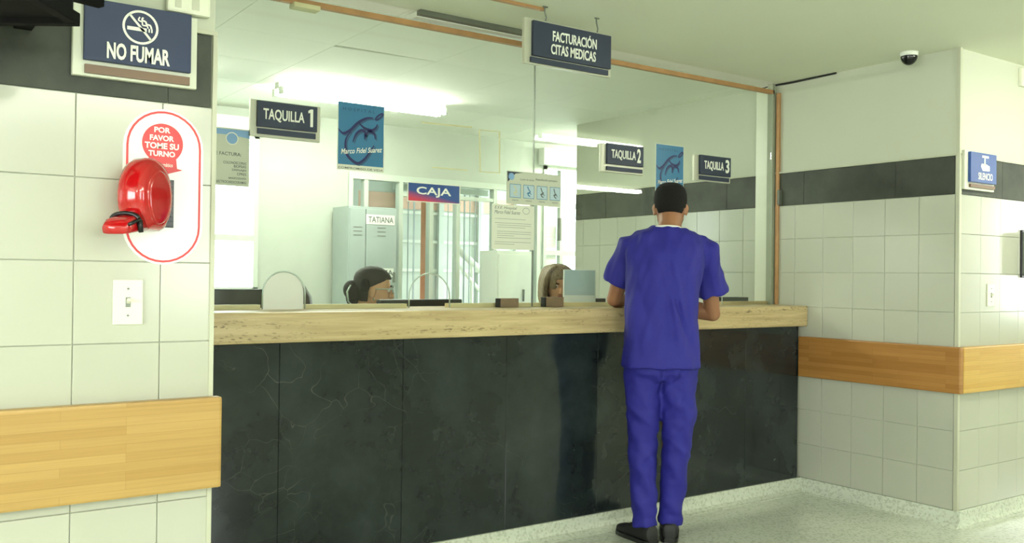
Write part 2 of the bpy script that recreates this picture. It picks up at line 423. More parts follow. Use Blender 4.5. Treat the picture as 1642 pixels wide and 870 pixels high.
# recess side wall
wr = struct('wall_right', B(XR, XR+0.2, YW, YK, 0, ZC), M_PAINT)
tile_wall(wr, 'Y', XR, YW, YK, YW+0.012, mats=M_TILE); band(wr, 'Y', XR, YW+0.015, YK, 2.92)
obj('corner_bead', B(XR-0.010, XR+0.01, YW-0.012, YW+0.008, 0, ZC), M_BEAD, wr)
obj('band_moulding', B(XR-0.012, XR, YW, YK, ZTB+BH, ZTB+BH+0.01), M_BEAD, wr)
# outer wall facing the hall
wo = struct('wall_outer_right', B(XR+0.2, 9.8, YW, YW+0.2, 0, ZC), M_PAINT)
tile_wall(wo, 'X', YW, XR+0.012, 6.6, XR+0.012, mats=M_TILE); band(wo, 'X', YW, XR+0.02, 6.6, XR+0.43)
obj('band_moulding', B(XR, 6.6, YW-0.012, YW, ZTB+BH, ZTB+BH+0.01), M_BEAD, wo)
# hall walls outside the frame: daylight windows, the side ones made up
wf = struct('wall_front', B(-3.8, 9.8, -3.1, -2.95, 0, 0.95), M_PAINT)
obj('lintel', B(-3.8, 9.8, -3.1, -2.95, 2.28, ZC), M_PAINT, wf)
e = -3.8
for a, b in HALL_WIN+[(9.8, 9.8)]:
    obj('pier', B(e, a, -3.1, -2.95, 0.95, 2.28), M_PAINT, wf); e = b
whl = struct('wall_hall_left', B(-3.95, -3.8, -3.1, -1.6, 0, ZC), M_PAINT)
obj('pier', B(-3.95, -3.8, 1.6, YW+.1, 0, ZC), M_PAINT, whl); obj('sill_wall', B(-3.95, -3.8, -1.6, 1.6, 0, .95), M_PAINT, whl); obj('lintel', B(-3.95, -3.8, -1.6, 1.6, 2.28, ZC), M_PAINT, whl)
whr = struct('wall_hall_right', B(9.8, 9.95, -3.1, 0.1, 0, ZC), M_PAINT)
obj('sill_wall', B(9.8, 9.95, 0.1, 1.2, 0, .9), M_PAINT, whr); obj('lintel', B(9.8, 9.95, 0.1, 1.2, 2.2, ZC), M_PAINT, whr); obj('pier', B(9.8, 9.95, 1.2, YW+.2, 0, ZC), M_PAINT, whr)
# office walls
struct('wall_office_left', B(0.2, 0.35, 3.95, YB+.1, 0, ZC), M_OFFW)
struct('wall_office_right', B(6.9, 7.05, YK, YB+.1, 0, ZC), M_WHITE)
struct('wall_office_return', B(XR+0.2, 6.9, YK-0.16, YK, 0, ZC), M_WHITE)
wb = sgroup('wall_back')
WX0, WX1 = PY(280, 300, YB).x, PY(414, 300, YB).x
PX0, PX1 = PY(558, 300, YB).x, PY(866, 300, YB).x
DX0, DX1 = PY(871, 300, YB).x, 6.4
PZ = PY(700, 287, YB).z; DZ = PY(900, 268, YB).z; WZ1 = PY(400, 214, YB).z
for x0, x1, z0, z1 in ((0.2, WX0, 0, ZC), (WX0, WX1, 0, 1.12), (WX0, WX1, WZ1, ZC), (WX1, PX0, 0, ZC), (PX0, PX1, PZ, ZC), (PX1, DX0, 0, ZC), (DX0, DX1, DZ, ZC), (DX1, 6.9, 0, ZC)):
    obj('wall_panel', B(x0, x1, YB, YB+0.15, z0, z1), M_OFFW, wb)

# baseboards: coved terrazzo
def cove(pts):
    """pts: wall-line points (x,y) with outward normal side handled by offset"""
    pass
def cove_bm(axis, plane, a0, a1, sgn, h=0.08, d=0.05):
    prof = [(0, 0), (0, h), (0.012, h), (0.016, h*0.5), (0.024, h*0.22), (d*0.7, h*0.07), (d, 0.002), (d, 0)]
    bm = new(); A = []; Bv = []
    for o_, z in prof:
        q = plane+sgn*o_
        A.append(bm.verts.new((a0, q, z) if axis == 'X' else (q, a0, z))); Bv.append(bm.verts.new((a1, q, z) if axis == 'X' else (q, a1, z)))
    n = len(prof); bm.faces.new(A); bm.faces.new(list(reversed(Bv)))
    for i in range(n): bm.faces.new((A[i], A[(i+1) % n], Bv[(i+1) % n], Bv[i]))
    return bm
struct('baseboard_left', cove_bm('X', YW, -3.8, XL, -1), M_TERR)
struct('baseboard_counter', cove_bm('X', YC, XL, XR, -1, d=0.07), M_TERR)
struct('baseboard_right', cove_bm('Y', XR, YW-0.03, YC, -1), M_TERR)
struct('baseboard_outer_right', cove_bm('X', YW, XR-0.016, 9.8, -1), M_TERR)

# glazing channels (copper coloured) and jamb
zt = PY(850, 74, YG).z
struct('trim_1', B(XL, XR-0.02, YG-0.012, YG+0.012, zt-0.012, zt+0.012), M_COPPER)
struct('trim_2', B(XR-.018, XR-.0005, 3.698, 3.720, ZTOP, PY(1247, 152, YG).z), M_COPPER)
struct('trim_3', B(XR-.035, XR-.0005, YG-.012, YG+.030, ZTOP, ZC), mat('jamb_grey', (150, 156, 134), .5))
struct('trim_4', B(XR-.016, XR-.0005, YG+.031, 3.876, ZTOP, ZC), M_PLASTIC)
struct('trim_5', B(1.2, PY(872, 12, 3.32).x, 3.31, 3.33, ZC-0.012, ZC), M_COPPER)
slot_shade = struct('ceiling_slot_shade', B(2.06, 2.98, 3.665, 3.70, ZC-0.022, ZC), M_DKGREY)  # dark strip painted for the shaded inside of a ceiling recess
obj('ceiling_slot_lit', B(2.06, 2.98, 3.70, 3.79, ZC-0.026, ZC-0.001), M_WHITE, slot_shade)  # white strip stands in for the lit far side of that recess
obj('lock_plate', B(XR-.03, XR-.0005, 3.68, 3.697, PY(1247, 330, YG).z, PY(1247, 306, YG).z), M_DKGREY, bpy.data.objects['trim_2'])
bm = new(); box(bm, 1.48, 1.60, YG-0.03, YG+0.03, zt-0.03, zt-0.008)
tag(obj('tape_wad', bm, M_TAPE, bevel=0.006), 'yellowed tape wad wrapped on the copper channel at upper left', 'tape')
bm = new(); tube(bm, crom([(4.60, 3.86, ZC-.012), (4.604, 3.74, ZC-.005), (4.606, 3.6, ZC-.008), (4.605, 3.3, ZC-.004)], 4), 0.006, 8)
tag(obj('cable', bm, M_BLACK), 'dark cable along the ceiling corner beside the glass screen', 'cable')
bm = new(); tube(bm, crom([(3.9, 3.95, ZC-.003), (4.1, 3.93, ZC-.004), (4.3, 3.90, ZC-.003)], 4), 0.003, 6)

# ================================================================== WALL GUARDS
def guard(name, bm, m, label):
    return tag(obj(name, bm, m, bevel=0.007), label, 'wall guard')
a = PY(335, 637, YW-0.045); b = PY(335, 783, YW-0.045)
guard('wall_guard', B(-1.36, PY(356, 700, YW-0.045).x, YW-0.045, YW-0.0065, b.z, a.z), M_RAILX, 'thick yellow laminated wood guard board on the left tiled wall')
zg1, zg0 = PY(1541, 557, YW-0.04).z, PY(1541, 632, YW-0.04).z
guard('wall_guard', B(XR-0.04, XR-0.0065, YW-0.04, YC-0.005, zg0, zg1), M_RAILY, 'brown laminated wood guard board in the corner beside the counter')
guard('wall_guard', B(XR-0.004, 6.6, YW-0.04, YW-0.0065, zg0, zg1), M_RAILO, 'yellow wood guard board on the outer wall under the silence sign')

# ================================================================== COUNTER
ct = thing('service_counter', 'long service counter of black marble panels with a travertine top', 'counter', ((XL+XR)/2, YC, 0))
bm = B(XL+0.002, XR-0.010, YT, 3.97, ZTOP-0.122, ZTOP)
top = obj('countertop', bm, M_TRAV, ct, bevel=0.012)
obj('core', B(XL+0.002, XR-0.012, YC+0.02, 3.93, 0.0, ZTOP-0.122), M_DKGREY, ct)
ex = 0.815
for x1 in (1.366, 1.92, 2.464, 3.018, 3.57, 4.12, XR-0.03):
    bm = B(ex+0.0008, x1-0.0008, YC, YC+0.02, 0.075, ZTOP-0.122)
    bmesh.ops.bevel(bm, geom=list(bm.edges), offset=0.001, segments=1, affect='EDGES')
    obj('marble_panel', bm, M_MARBLE, ct); ex = x1
# ------------------------------------------------------------------ glass screens with arched openings
arches = []
for xl, xr, yt in ((421, 489, 435), (656, 721, 438), (1096, 1158, 432)):
    r = rect(YG, xl, xr, (xl+xr)/2, yt, 494); arches.append((r[0], r[1], r[3]))
def pane(x0, x1, z1, label):
    out = [(x0, ZTOP+0.001)]
    for a, b, t in arches:
        if a < x0 or b > x1: continue
        rr = (b-a)/2; cz = t-rr*1.0
        out.append((a, ZTOP+0.001)); out.append((a, cz))
        for k in range(1, 16):
            th = math.pi*(1-k/16); out.append(((a+b)/2+rr*math.cos(th), cz+rr*math.sin(th)))
        out.append((b, cz)); out.append((b, ZTOP+0.001))
    out += [(x1, ZTOP+0.001), (x1, z1), (x0, z1)]
    bm = new(); poly_prism(bm, out, YG-0.005, YG+0.005)
    g = tag(obj('glass_screen', bm, M_GLASS), label, 'glass screen')
    return g
SEAM = PY(856, 300, YG).x
g1 = pane(XL+0.003, SEAM-0.0015, ZC-0.03, 'clear glass screen over the counter carrying the first booth sign')
g2 = pane(SEAM+0.0015, XR-.036, ZC-0.03, 'clear glass screen over the counter behind the man in blue')
for g, (x0, x1) in ((g1, (SEAM-0.0045, SEAM-0.0015)),):
    obj('pane_edge', B(x0, x1, YG-0.0052, YG+0.0052, ZTOP+.002, ZC-.03), M_GREY, g, label='grey green edge of the pane')
# polished rims of the arches
M_RIM = mat('glass_rim', (196, 210, 200), 0.12, metal=0.3)
for k, (a, b, t) in enumerate(arches):
    rr = (b-a)/2; cz = t-rr; bm = new()
    tube(bm, [(a, YG, ZTOP+0.002)] + [((a+b)/2+rr*math.cos(math.pi*(1-j/16)), YG, cz+rr*math.sin(math.pi*(1-j/16))) for j in range(17)] + [(b, YG, ZTOP+0.002)], 0.0035, 8)
    obj('arch_rim', bm, M_RIM, g2 if k == 2 else g1, smooth=True)
# cream bead along the foot of the glass, broken at the openings
ex = XL+0.005
for a, b, t in arches + [(SEAM-0.1, SEAM-0.02, 0)]*0:
    obj('glazing_bead', B(ex, a-0.004, YG+0.012, YG+0.05, ZTOP+.0005, ZTOP+0.020), M_CREAM, ct); ex = b+0.004
obj('glazing_bead', B(ex, XR-.04, YG+0.012, YG+0.05, ZTOP+.0005, ZTOP+0.020), M_TRAV, ct)
# white cover over the first opening
a, b, t = arches[0]; rr = (b-a)/2; cz = t-rr; xs = a+0.0
pts = [(a+0.004, ZTOP+.001), (a+0.004, cz)] + [((a+b)/2+(rr-.004)*math.cos(math.pi*(1-j/16)), cz+(rr-.004)*math.sin(math.pi*(1-j/16))) for j in range(1, 16)] + [(b-.004, cz), (b-0.004, ZTOP+.001)]
bm = new(); poly_prism(bm, pts, YG+0.0055, YG+0.0085)
tag(obj('opening_cover', bm, M_WHITE), 'white arched sheet closing the leftmost opening in the glass', 'cover')

# ================================================================== SIGNS
def sign(Y, outer, blue, strip, frame_m, blue_m, strip_m, name, label, depth=0.03, group=None, hang=False):
    r = rect(Y-depth, *outer)
    t = thing(name, label, 'sign', ((r[0]+r[1])/2, Y, r[2]), group)
    obj('backing_board', B(r[0], r[1], Y-depth*0.55, Y, r[2], r[3]), frame_m, t, bevel=0.003)
    q = rect(Y-depth, *blue); obj('blue_panel', B(q[0], q[1], Y-depth, Y-depth*0.55, q[2], q[3]), blue_m, t, bevel=0.0015)
    s = rect(Y-depth*0.8, *strip); obj('lower_strip', B(s[0], s[1], Y-depth*0.85, Y-depth*0.55, s[2], s[3]), strip_m, t)
    return t, r, q
# no smoking sign
Y = YW-0.0065
t, r, q = sign(Y, (118, 319, 319, 27, 142), (135, 307, 307, 24, 117), (136, 304, 304, 124, 137), M_SIGNWHITE, M_NAVY, M_BROWN,
               'no_smoking_sign', 'blue and white no smoking sign with NO FUMAR lettering on left wall', 0.035)
Yf = Y-0.036
lettering(t, 'NO FUMAR', PY(171, 90, Yf).x, PY(272, 90, Yf).x, PY(271, 107, Yf).z, PY(271, 81, Yf).z, Yf, M_LET, bold=0.03, depth=0.003)
c = PY(225.5, 44, Yf); rr = (PY(254, 44, Yf).x-PY(197, 44, Yf).x)/2; rz = (PY(225, 17.5, Yf).z-PY(225, 71, Yf).z)/2
mp = lambda u, v: (c.x+u*rr, c.z+v*rz)
bm = new()
ribbon(bm, [(0.95*math.cos(k*math.pi/20), 0.95*math.sin(k*math.pi/20)) for k in range(40)], 0.006, Yf, mp, True)
ribbon(bm, [(-0.62, 0.70), (0.62, -0.70)], 0.006, Yf, mp)
obj('prohibition_ring', bm, M_LET, t)
bm = new()
ribbon(bm, [(-0.75, -0.12), (0.35, -0.12)], 0.0095, Yf, mp); ribbon(bm, [(0.45, -0.12), (0.53, -0.12)], 0.0095, Yf, mp); ribbon(bm, [(0.60, -0.12), (0.68, -0.12)], 0.0095, Yf, mp)
ribbon(bm, crom([(-0.05, 0.62), (-0.12, 0.42), (0.08, 0.34), (0.12, 0.16), (0.36, 0.14), (0.42, 0.0)], 5), 0.0035, Yf, mp)
ribbon(bm, crom([(0.14, 0.62), (0.08, 0.46), (0.28, 0.38), (0.34, 0.24), (0.54, 0.20), (0.62, 0.0)], 5), 0.0045, Yf, mp)
obj('cigarette_symbol', bm, M_LET, t)
# booth signs on the glass
for nm, outer, blue, strip, txt, num, lab in (
    ('booth_sign', (403, 516, 516, 171, 228), (413, 509, 509, 172, 212), (413, 506, 506, 214.5, 223), (422, 488), ('1', 494, 502), 'grey and navy sign reading TAQUILLA 1 on the left glass'),
    ('booth_sign', (966, 1034, 1034, 237, 281), (974, 1032, 1032, 236, 268), (973, 1030, 1030, 272, 278), (981, 1020), ('2', 1022, 1028), 'grey sign reading TAQUILLA 2 left of the man\'s head'),
    ('booth_sign', (1116, 1174, 1174, 254, 294), (1123, 1172, 1172, 253.5, 284), (1122, 1169, 1169, 286, 292), (1130, 1161), ('3', 1164, 1170), 'grey sign reading TAQUILLA 3 right of the man\'s head')):
    t, r, q = sign(YG-0.005, outer, blue, strip, M_SIGNGREY, M_SLATE, M_SLATE, nm, lab, 0.03, 'booth number signs on the glass')
    Yf = YG-0.005-0.031; h = q[3]-q[2]
    lettering(t, 'TAQUILLA', PY(txt[0], 200, Yf).x, PY(txt[1], 200, Yf).x, q[2]+h*0.22, q[2]+h*0.72, Yf, M_LET, bold=0.018, depth=0.002)
    if num[0] == '1':
        xa, xb = PY(num[1], 200, Yf).x, PY(num[2], 200, Yf).x; w1 = xb-xa; za, zb_ = q[2]+h*.18, q[2]+h*.88; hh_ = zb_-za
        bm = new(); poly_prism(bm, [(xa+w1*.42, za), (xb-w1*.04, za), (xb-w1*.04, zb_), (xa+w1*.5, zb_), (xa, zb_-hh_*.10), (xa, zb_-hh_*.24), (xa+w1*.42, zb_-hh_*.20)], Yf-.002, Yf)
        obj('lettering', bm, M_LET, t)
    else: lettering(t, num[0], PY(num[1], 200, Yf).x, PY(num[2], 200, Yf).x, q[2]+h*0.18, q[2]+h*0.88, Yf, M_LET, bold=0.03, depth=0.002)
# hanging sign
Y = 3.30
t, r, q = sign(Y, (844, 983, 983, 55, 124), (855, 980, 980, 58, 111), (851, 975, 975, 113, 121), M_SIGNGREY, M_SLATE, M_SLATE,
               'hanging_sign', 'sign reading FACTURACION CITAS MEDICAS hung on two hooks from ceiling', 0.035)
Yf = Y-0.036; h = q[3]-q[2]; wq = q[1]-q[0]
lettering(t, 'FACTURACIÓN', q[0]+wq*0.235, q[0]+wq*0.80, q[2]+h*0.50, q[2]+h*0.87, Yf, M_LET, bold=0.02, depth=0.002)
lettering(t, 'CITAS MEDICAS', q[0]+wq*0.215, q[0]+wq*0.79, q[2]+h*0.12, q[2]+h*0.42, Yf, M_LET, bold=0.02, depth=0.002)
for px in (874, 957):
    p = PY(px, 40, Y-0.01); x = p.x; bm = new()
    tube(bm, [(x-.004, Y-.01, ZC), (x-.002, Y-.01, ZC-0.025), (x+.006, Y-.01, ZC-0.05), (x+.001, Y-.012, r[3]-0.002)], 0.0035, 8)
    tube(bm, [(x-.012, Y-.01, ZC-.001), (x+.012, Y-.01, ZC-.001)], 0.005, 8)
    obj('hook', bm, M_GREY, t, smooth=True)
# hospital posters
def poster(xl, xr, xm, yt, yb, label):
    Y = YG-0.0062; r = rect(Y, xl, xr, xm, yt, yb); mp = sheet(r); W = r[1]-r[0]
    t = thing('hospital_poster', label, 'poster', ((r[0]+r[1])/2, Y, r[2]), 'blue hospital posters on the glass')
    obj('sheet', B(r[0], r[1], Y-0.0006, Y+0.0006, r[2], r[3]), M_PAPER, t)
    k = 0.95
    r2 = (r[0]+W*.015, r[1]-W*.015, r[3]-(r[3]-r[2])*k*0.985, r[3]-(r[3]-r[2])*0.01)
    obj('blue_field', B(r2[0], r2[1], Y-0.0014, Y-0.0006, r2[2]+0.004, r2[3]), M_POSTB, t)
    mq = sheet(r2)
    curves = [[(.0, .43), (.06, .48), (.13, .49), (.26, .43), (.41, .31), (.54, .24), (.65, .205), (.76, .20)],
              [(.44, .30), (.53, .36), (.615, .39), (.73, .40), (.82, .35), (.855, .29)],
              [(.27, .45), (.165, .58), (.155, .71), (.185, .82), (.28, .90), (.43, .95), (.58, .87), (.71, .73), (.785, .64)],
              [(.315, .62), (.38, .49), (.485, .42), (.57, .43), (.585, .50), (.57, .56)],
              [(.585, .50), (.65, .43), (.73, .43), (.79, .455), (.81, .54)]]
    for dx, dz, m, nm, yy in ((0.03, 0.02, M_INKS, 'emblem_shadow', 0.0018), (0, 0, M_INK, 'emblem', 0.0022)):
        bm = new()
        for n_, cc in enumerate(curves):
            pp = crom([(u+dx, v+dz) for u, v in cc], 6); wd = [W*(0.018+0.036*math.sin(math.pi*i/(len(pp)-1))) for i in range(len(pp))]
            ribbon(bm, pp, wd, Y-yy, mq)
        if not dx or True:
            ribbon(bm, [(.89+dx*.5+.078*math.cos(a)-.03*math.sin(a), .165+dz*.5+.045*math.sin(a)-.035*math.cos(a)) for a in [i*math.pi/12 for i in range(24)]], W*0.028, Y-yy-.0001, mq, True)
        obj(nm, bm, m, t)
    uvtext(t, 'H O S P I T A L', r2, .09, .80, .075, .125, Y-0.0024, M_INKS, bold=0.01)
    bm = new(); a = mq(.05, .82); b = mq(.97, .68)
    put_text(bm, 'Marco Fidel Suarez', a[0], b[0], a[1]+.01, b[1]-.005, Y-0.0028, bold=0.012, shear=0.35, rot=0.12)
    obj('script_lettering', bm, M_LET, t)
    uvtext(t, 'COMPROMISO DE VIDA', r, .02, .98, .955, .985, Y-0.0012, M_INKG, bold=0.01)
poster(541, 616, 616, 171, 277, 'blue hospital emblem poster between the first booth sign and CAJA')
poster(1051, 1096, 1096, 235, 318, 'blue hospital emblem poster just above the man\'s head')
# ceiling mounted notice at far left behind glass
Y = YG+0.0062; r = rect(Y, 300, 398, 398, 209, 300)
t = thing('notice', 'pale billing notice with blue wave header at left end of glass', 'notice', ((r[0]+r[1])/2, Y, r[2]))
r = (XL+0.01, r[1], r[2], r[3])
Y = YG-0.0068
obj('sheet', B(r[0], r[1], Y, Y+0.0012, r[2], r[3]), M_PAPERG, t)
mp = sheet(r); bm = new()
pp = [(0, 0.02)]+[(u/10, 0.02) for u in range(1, 11)]; lo = [(u/10, .165+.05*math.sin(u*.55+.6)) for u in range(10, -1, -1)]
V = [bm.verts.new((mp(u, v)[0], Y-.0006, mp(u, v)[1])) for u, v in pp[1:]+lo]; bm.faces.new(V)
obj('blue_wave', bm, M_LBLUE, t)
cxy = PY(372, 222, Y); bm = new(); bmesh.ops.create_circle(bm, cap_ends=True, radius=0.022, segments=24, matrix=Matrix.Translation((cxy.x, Y-.001, cxy.z)) @ Matrix.Rotation(math.radians(90), 4, 'X'))
obj('round_emblem', bm, M_LBLUE, t)
bm = new(); ribbon(bm, [(cxy.x+.024*math.cos(k*math.pi/16), cxy.z+.024*math.sin(k*math.pi/16)) for k in range(32)], .004, Y-.0012, lambda u, v: (u, v), True); obj('emblem_ring', bm, M_PAPER, t)
def line_at(parent, s, xl, xr, y, hpx, m, Yp, bold=0.0):
    a = PY(xl, y+hpx/2, Yp); b = PY(xr, y-hpx/2, Yp); zc = (a.z+b.z)/2; hh = abs(PY(xr, y-hpx/2, Yp).z-PY(xr, y+hpx/2, Yp).z)/2
    zm = PY((xl+xr)/2, y, Yp).z
    lettering(parent, s, a.x, b.x, zm-hh, zm+hh, Yp, m, bold=bold)
line_at(t, 'EN LA SE FACTURA:', 318, 387, 245, 5.5, M_INKG, Y-.001, 0.01)
for k, s in enumerate(('COLONOSCOPIAS', 'BIOPSIAS', 'DRENAJES', 'CPRES', 'ANGIOGRAFÍA', 'ELECTROCARDIOGRAMAS')):
    wpx = (37, 20, 23, 15, 29, 50)[k]
    line_at(t, s, 395-wpx, 395, 261+k*6.1, 4.2, M_INKG, Y-.001, 0.01)
# CAJA sign
Y = YG-0.0062; r = rect(Y, 653, 738, 738, 297, 328)
t = thing('cashier_sign', 'blue and red printed sign reading CAJA in the middle of the glass', 'sign', ((r[0]+r[1])/2, Y, r[2]))
obj('sheet', B(r[0], r[1], Y-.0006, Y+.0006, r[2], r[3]), M_PAPER, t)
def gradmat():
    q = NT('caja_print'); tc = q.n('ShaderNodeTexCoord'); sp = q.n('ShaderNodeSeparateXYZ'); q.l(tc, 'Generated', sp, 0)
    ad = q.n('ShaderNodeMath', _operation='MULTIPLY_ADD'); q.l(sp, 'X', ad, 0); ad.inputs[1].default_value = 0.55; q.l(sp, 'Z', ad, 2)
    rp = q.n('ShaderNodeValToRGB'); q.l(ad, 0, rp, 'Fac'); e = rp.color_ramp.elements
    e[0].position = .18; e[0].color = srgb((208, 60, 84))+(1,); e[1].position = .62; e[1].color = srgb((40, 76, 140))+(1,)
    q.l(rp, 0, q.b, 'Base Color'); q.b.inputs['Roughness'].default_value = .4; return q.m
hh = r[3]-r[2]; ww = r[1]-r[0]
obj('printed_field', B(r[0]+ww*.02, r[1]-ww*.02, Y-.0014, Y-.0006, r[2]+hh*.05, r[3]-hh*.06), gradmat(), t)
uvtext(t, 'CAJA', r, .165, .82, .22, .72, Y-.002, M_LET, bold=0.02)
# hand washing sheet with four framed pictures
Y = YG-0.0068; r = rect(Y, 812, 899, 899, 281, 332)
t = thing('hygiene_notice', 'small landscape notice with four framed hand washing pictures', 'notice', ((r[0]+r[1])/2, Y, r[2]))
obj('sheet', B(r[0], r[1], Y-.0006, Y+.0006, r[2], r[3]), M_PAPERG, t); mp = sheet(r)
uvtext(t, 'Lavado de manos:', r, .24, .50, .20, .26, Y-.0012, M_INKG); uvtext(t, 'Atendiendo primero', r, .52, .93, .16, .25, Y-.0012, M_INKG, bold=.01)
bm = new(); V = [bm.verts.new((mp(u, v)[0], Y-.0010, mp(u, v)[1])) for u, v in ((.01, .02), (.30, .03), (.16, .07), (.02, .34))]; bm.faces.new(V); obj('corner_shape', bm, M_SLATE, t)
a = mp(.085, .17); bm = new(); bmesh.ops.create_circle(bm, cap_ends=True, radius=ww*.062, segments=20, matrix=Matrix.Translation((a[0], Y-.0014, a[1])) @ Matrix.Rotation(math.radians(90), 4, 'X')); obj('round_emblem', bm, M_LBLUE, t)
for k in range(4):
    u = .06+k*.245; a = mp(u, .80); b = mp(u+.19, .40)
    f = obj('picture_field', B(a[0], b[0], Y-.0012, Y-.0006, a[1], b[1]), M_PBLUE, t)
    bm = new(); ribbon(bm, [(u, .40), (u+.19, .40), (u+.19, .80), (u, .80)], ww*.012, Y-.0016, mp, True); obj('picture_border', bm, M_POSTB, t)
    bm = new(); ribbon(bm, crom([(u+.07, .44), (u+.10, .52+.03*k), (u+.12, .60), (u+.08, .68), (u+.12, .74)], 4), ww*.02, Y-.0018, mp)
    ribbon(bm, crom([(u+.06, .66), (u+.10, .62), (u+.14, .68)], 4), ww*.014, Y-.0018, mp); obj('hand_drawing', bm, M_INKG if k > 1 else (M_POSTB if k == 1 else M_TAPE), t)
    a = mp(u+.04, .90); b = mp(u+.15, .86); lettering(t, 'manos', a[0], b[0], a[1], b[1], Y-.0012, M_INKG)
# letter sheet
Y = YG+0.0068; r = rect(Y, 786, 854, 854, 331, 401)
t = thing('letter_sheet', 'white typed letter taped to glass under the hand washing notice', 'notice', ((r[0]+r[1])/2, Y, r[2]))
Y = YG-0.0066
obj('sheet', B(r[0], r[1], Y, Y+.0008, r[2], r[3]), M_PAPER, t)
uvtext(t, 'E.S.E. Hospital', r, .06, .58, .04, .12, Y-.0006, M_INKG, shear=.3); uvtext(t, 'Marco Fidel Suarez', r, .06, .66, .13, .21, Y-.0006, M_INKG, shear=.3)
bm = new(); mp = sheet(r); random.seed(2)
for k in range(13):
    if k in (1, 5, 10): continue
    v = .32+k*.047; u1 = .92 if k % 4 else random.uniform(.5, .8); ribbon(bm, [(.07+(.05 if 2 < k < 10 else 0), v), (u1, v)], .0014, Y-.0006, mp)
ribbon(bm, [(.8+.08*math.cos(i*math.pi/8), .12+.07*math.sin(i*math.pi/8)) for i in range(16)], .0016, Y-.0006, mp, True)
obj('typed_lines', bm, M_INKG, t)
# tape marks
def tape(name, px, wd, label):
    Y = YG-0.0062; bm = new(); P = [PY(a, b, Y) for a, b in px]
    closed = len(px) > 2; n = len(P)
    ribbon(bm, [(p.x, p.z) for p in P], wd, Y, lambda u, v: (u, v), closed)
    r = bmesh.ops.extrude_face_region(bm, geom=list(bm.faces))
    for e in r['geom']:
        if isinstance(e, bmesh.types.BMVert): e.co.y += 0.0006
    tag(obj(name, bm, M_TAPE), label, 'tape')
tape('tape_outline', [(769, 208), (801, 211), (801, 277), (770, 275)], .009, 'rectangular outline of old masking tape on the glass')
tape('tape_strip', [(676, 196), (757, 204)], .007, 'old masking tape strip left of the tape rectangle, upper one')
tape('tape_strip', [(693, 268), (750, 273)], .006, 'short lower masking tape strip above the CAJA sign')

# silence sign
Y = YW-0.0065
t, r, q = sign(Y, (1552, 1599, 1599, 247, 308), (1557, 1598, 1598, 249, 296), (1556, 1595, 1595, 299, 304), M_SIGNWHITE, M_BLUE2, M_BROWN,
               'silence_sign', 'small blue sign reading SILENCIO on the outer right wall', 0.035)
Yf = Y-0.036; mp = sheet(q)
uvtext(t, 'SILENCIO', q, .28, .84, .66, .90, Yf, M_LET, bold=.02)
bm = new(); ribbon(bm, [(.53, .10), (.53, .42)], .012, Yf, mp); ribbon(bm, [(.42, .12), (.68, .12)], .012, Yf, mp)
poly = [(.40, .36), (.58, .36), (.72, .42), (.72, .58), (.45, .60), (.38, .46)]; V = [bm.verts.new((mp(u, v)[0], Yf, mp(u, v)[1])) for u, v in poly]; bm.faces.new(V)
obj('hand_symbol', bm, M_LET, t)

# ================================================================== LEFT WALL THINGS
Y = YW-0.0065
# sticker
ra = rect(Y, 196, 325, 261, 175, 424); rb = rect(Y, 203, 319.5, 261, 180, 419)
t = thing('ticket_sticker', 'long oval red and white sticker saying take your turn on left wall', 'sticker', ((ra[0]+ra[1])/2, Y, ra[2]))
def stadium(r, n=16):
    x0, x1, z0, z1 = r; c = (x0+x1)/2; R = (x1-x0)/2
    return [(c+R*math.cos(math.pi*k/n), z1-R+R*math.sin(math.pi*k/n)) for k in range(n+1)] + [(c-R*math.cos(math.pi*k/n), z0+R-R*math.sin(math.pi*k/n)) for k in range(n+1)]
bm = new(); poly_prism(bm, stadium(ra), Y-.0012, Y); obj('plate', bm, M_STICK, t)
bm = new(); ribbon(bm, stadium(rb), .0058, Y-.0018, lambda u, v: (u, v), True); obj('red_outline', bm, M_REDP, t)
Yf = Y-.0018; c = PY(261, 230, Yf); R = (PY(294, 230, Yf).x-PY(228, 230, Yf).x)/2
bm = new(); V = []
ang0 = -math.radians(52)
for k in range(33):
    th = ang0+(math.pi*2+2*ang0+math.pi*0)*k/32 if False else math.radians(-48)+math.radians(276)*k/32
    V.append(bm.verts.new((c.x+R*math.cos(th), Yf, c.z+R*math.sin(th))))
V.append(bm.verts.new((c.x-R*.70, Yf, c.z-R*1.35))); V.append(bm.verts.new((c.x+R*.15, Yf, c.z-R*1.55))); V.append(bm.verts.new((c.x+R*1.0, Yf, c.z-R*1.28))); V.append(bm.verts.new((c.x+R*.72, Yf, c.z-R*1.22)))
bm.faces.new(V); obj('speech_bubble', bm, M_REDP, t)
for s, xa, xb, y0_, y1_ in (('POR', 247, 273, 204, 213), ('FAVOR', 240, 279, 217, 226), ('TOME SU', 232, 287, 229, 239), ('TURNO', 238, 281, 242, 251)):
    lettering(t, s, PY(xa, 230, Yf).x, PY(xb, 230, Yf).x, PY(261, y1_, Yf).z, PY(261, y0_, Yf).z, Yf-.0006, M_LET, bold=.035)
lettering(t, 'turnomático', PY(248, 264, Yf).x, PY(277, 264, Yf).x, PY(261, 267, Yf).z, PY(261, 261, Yf).z, Yf-.0006, M_LET, bold=.01)
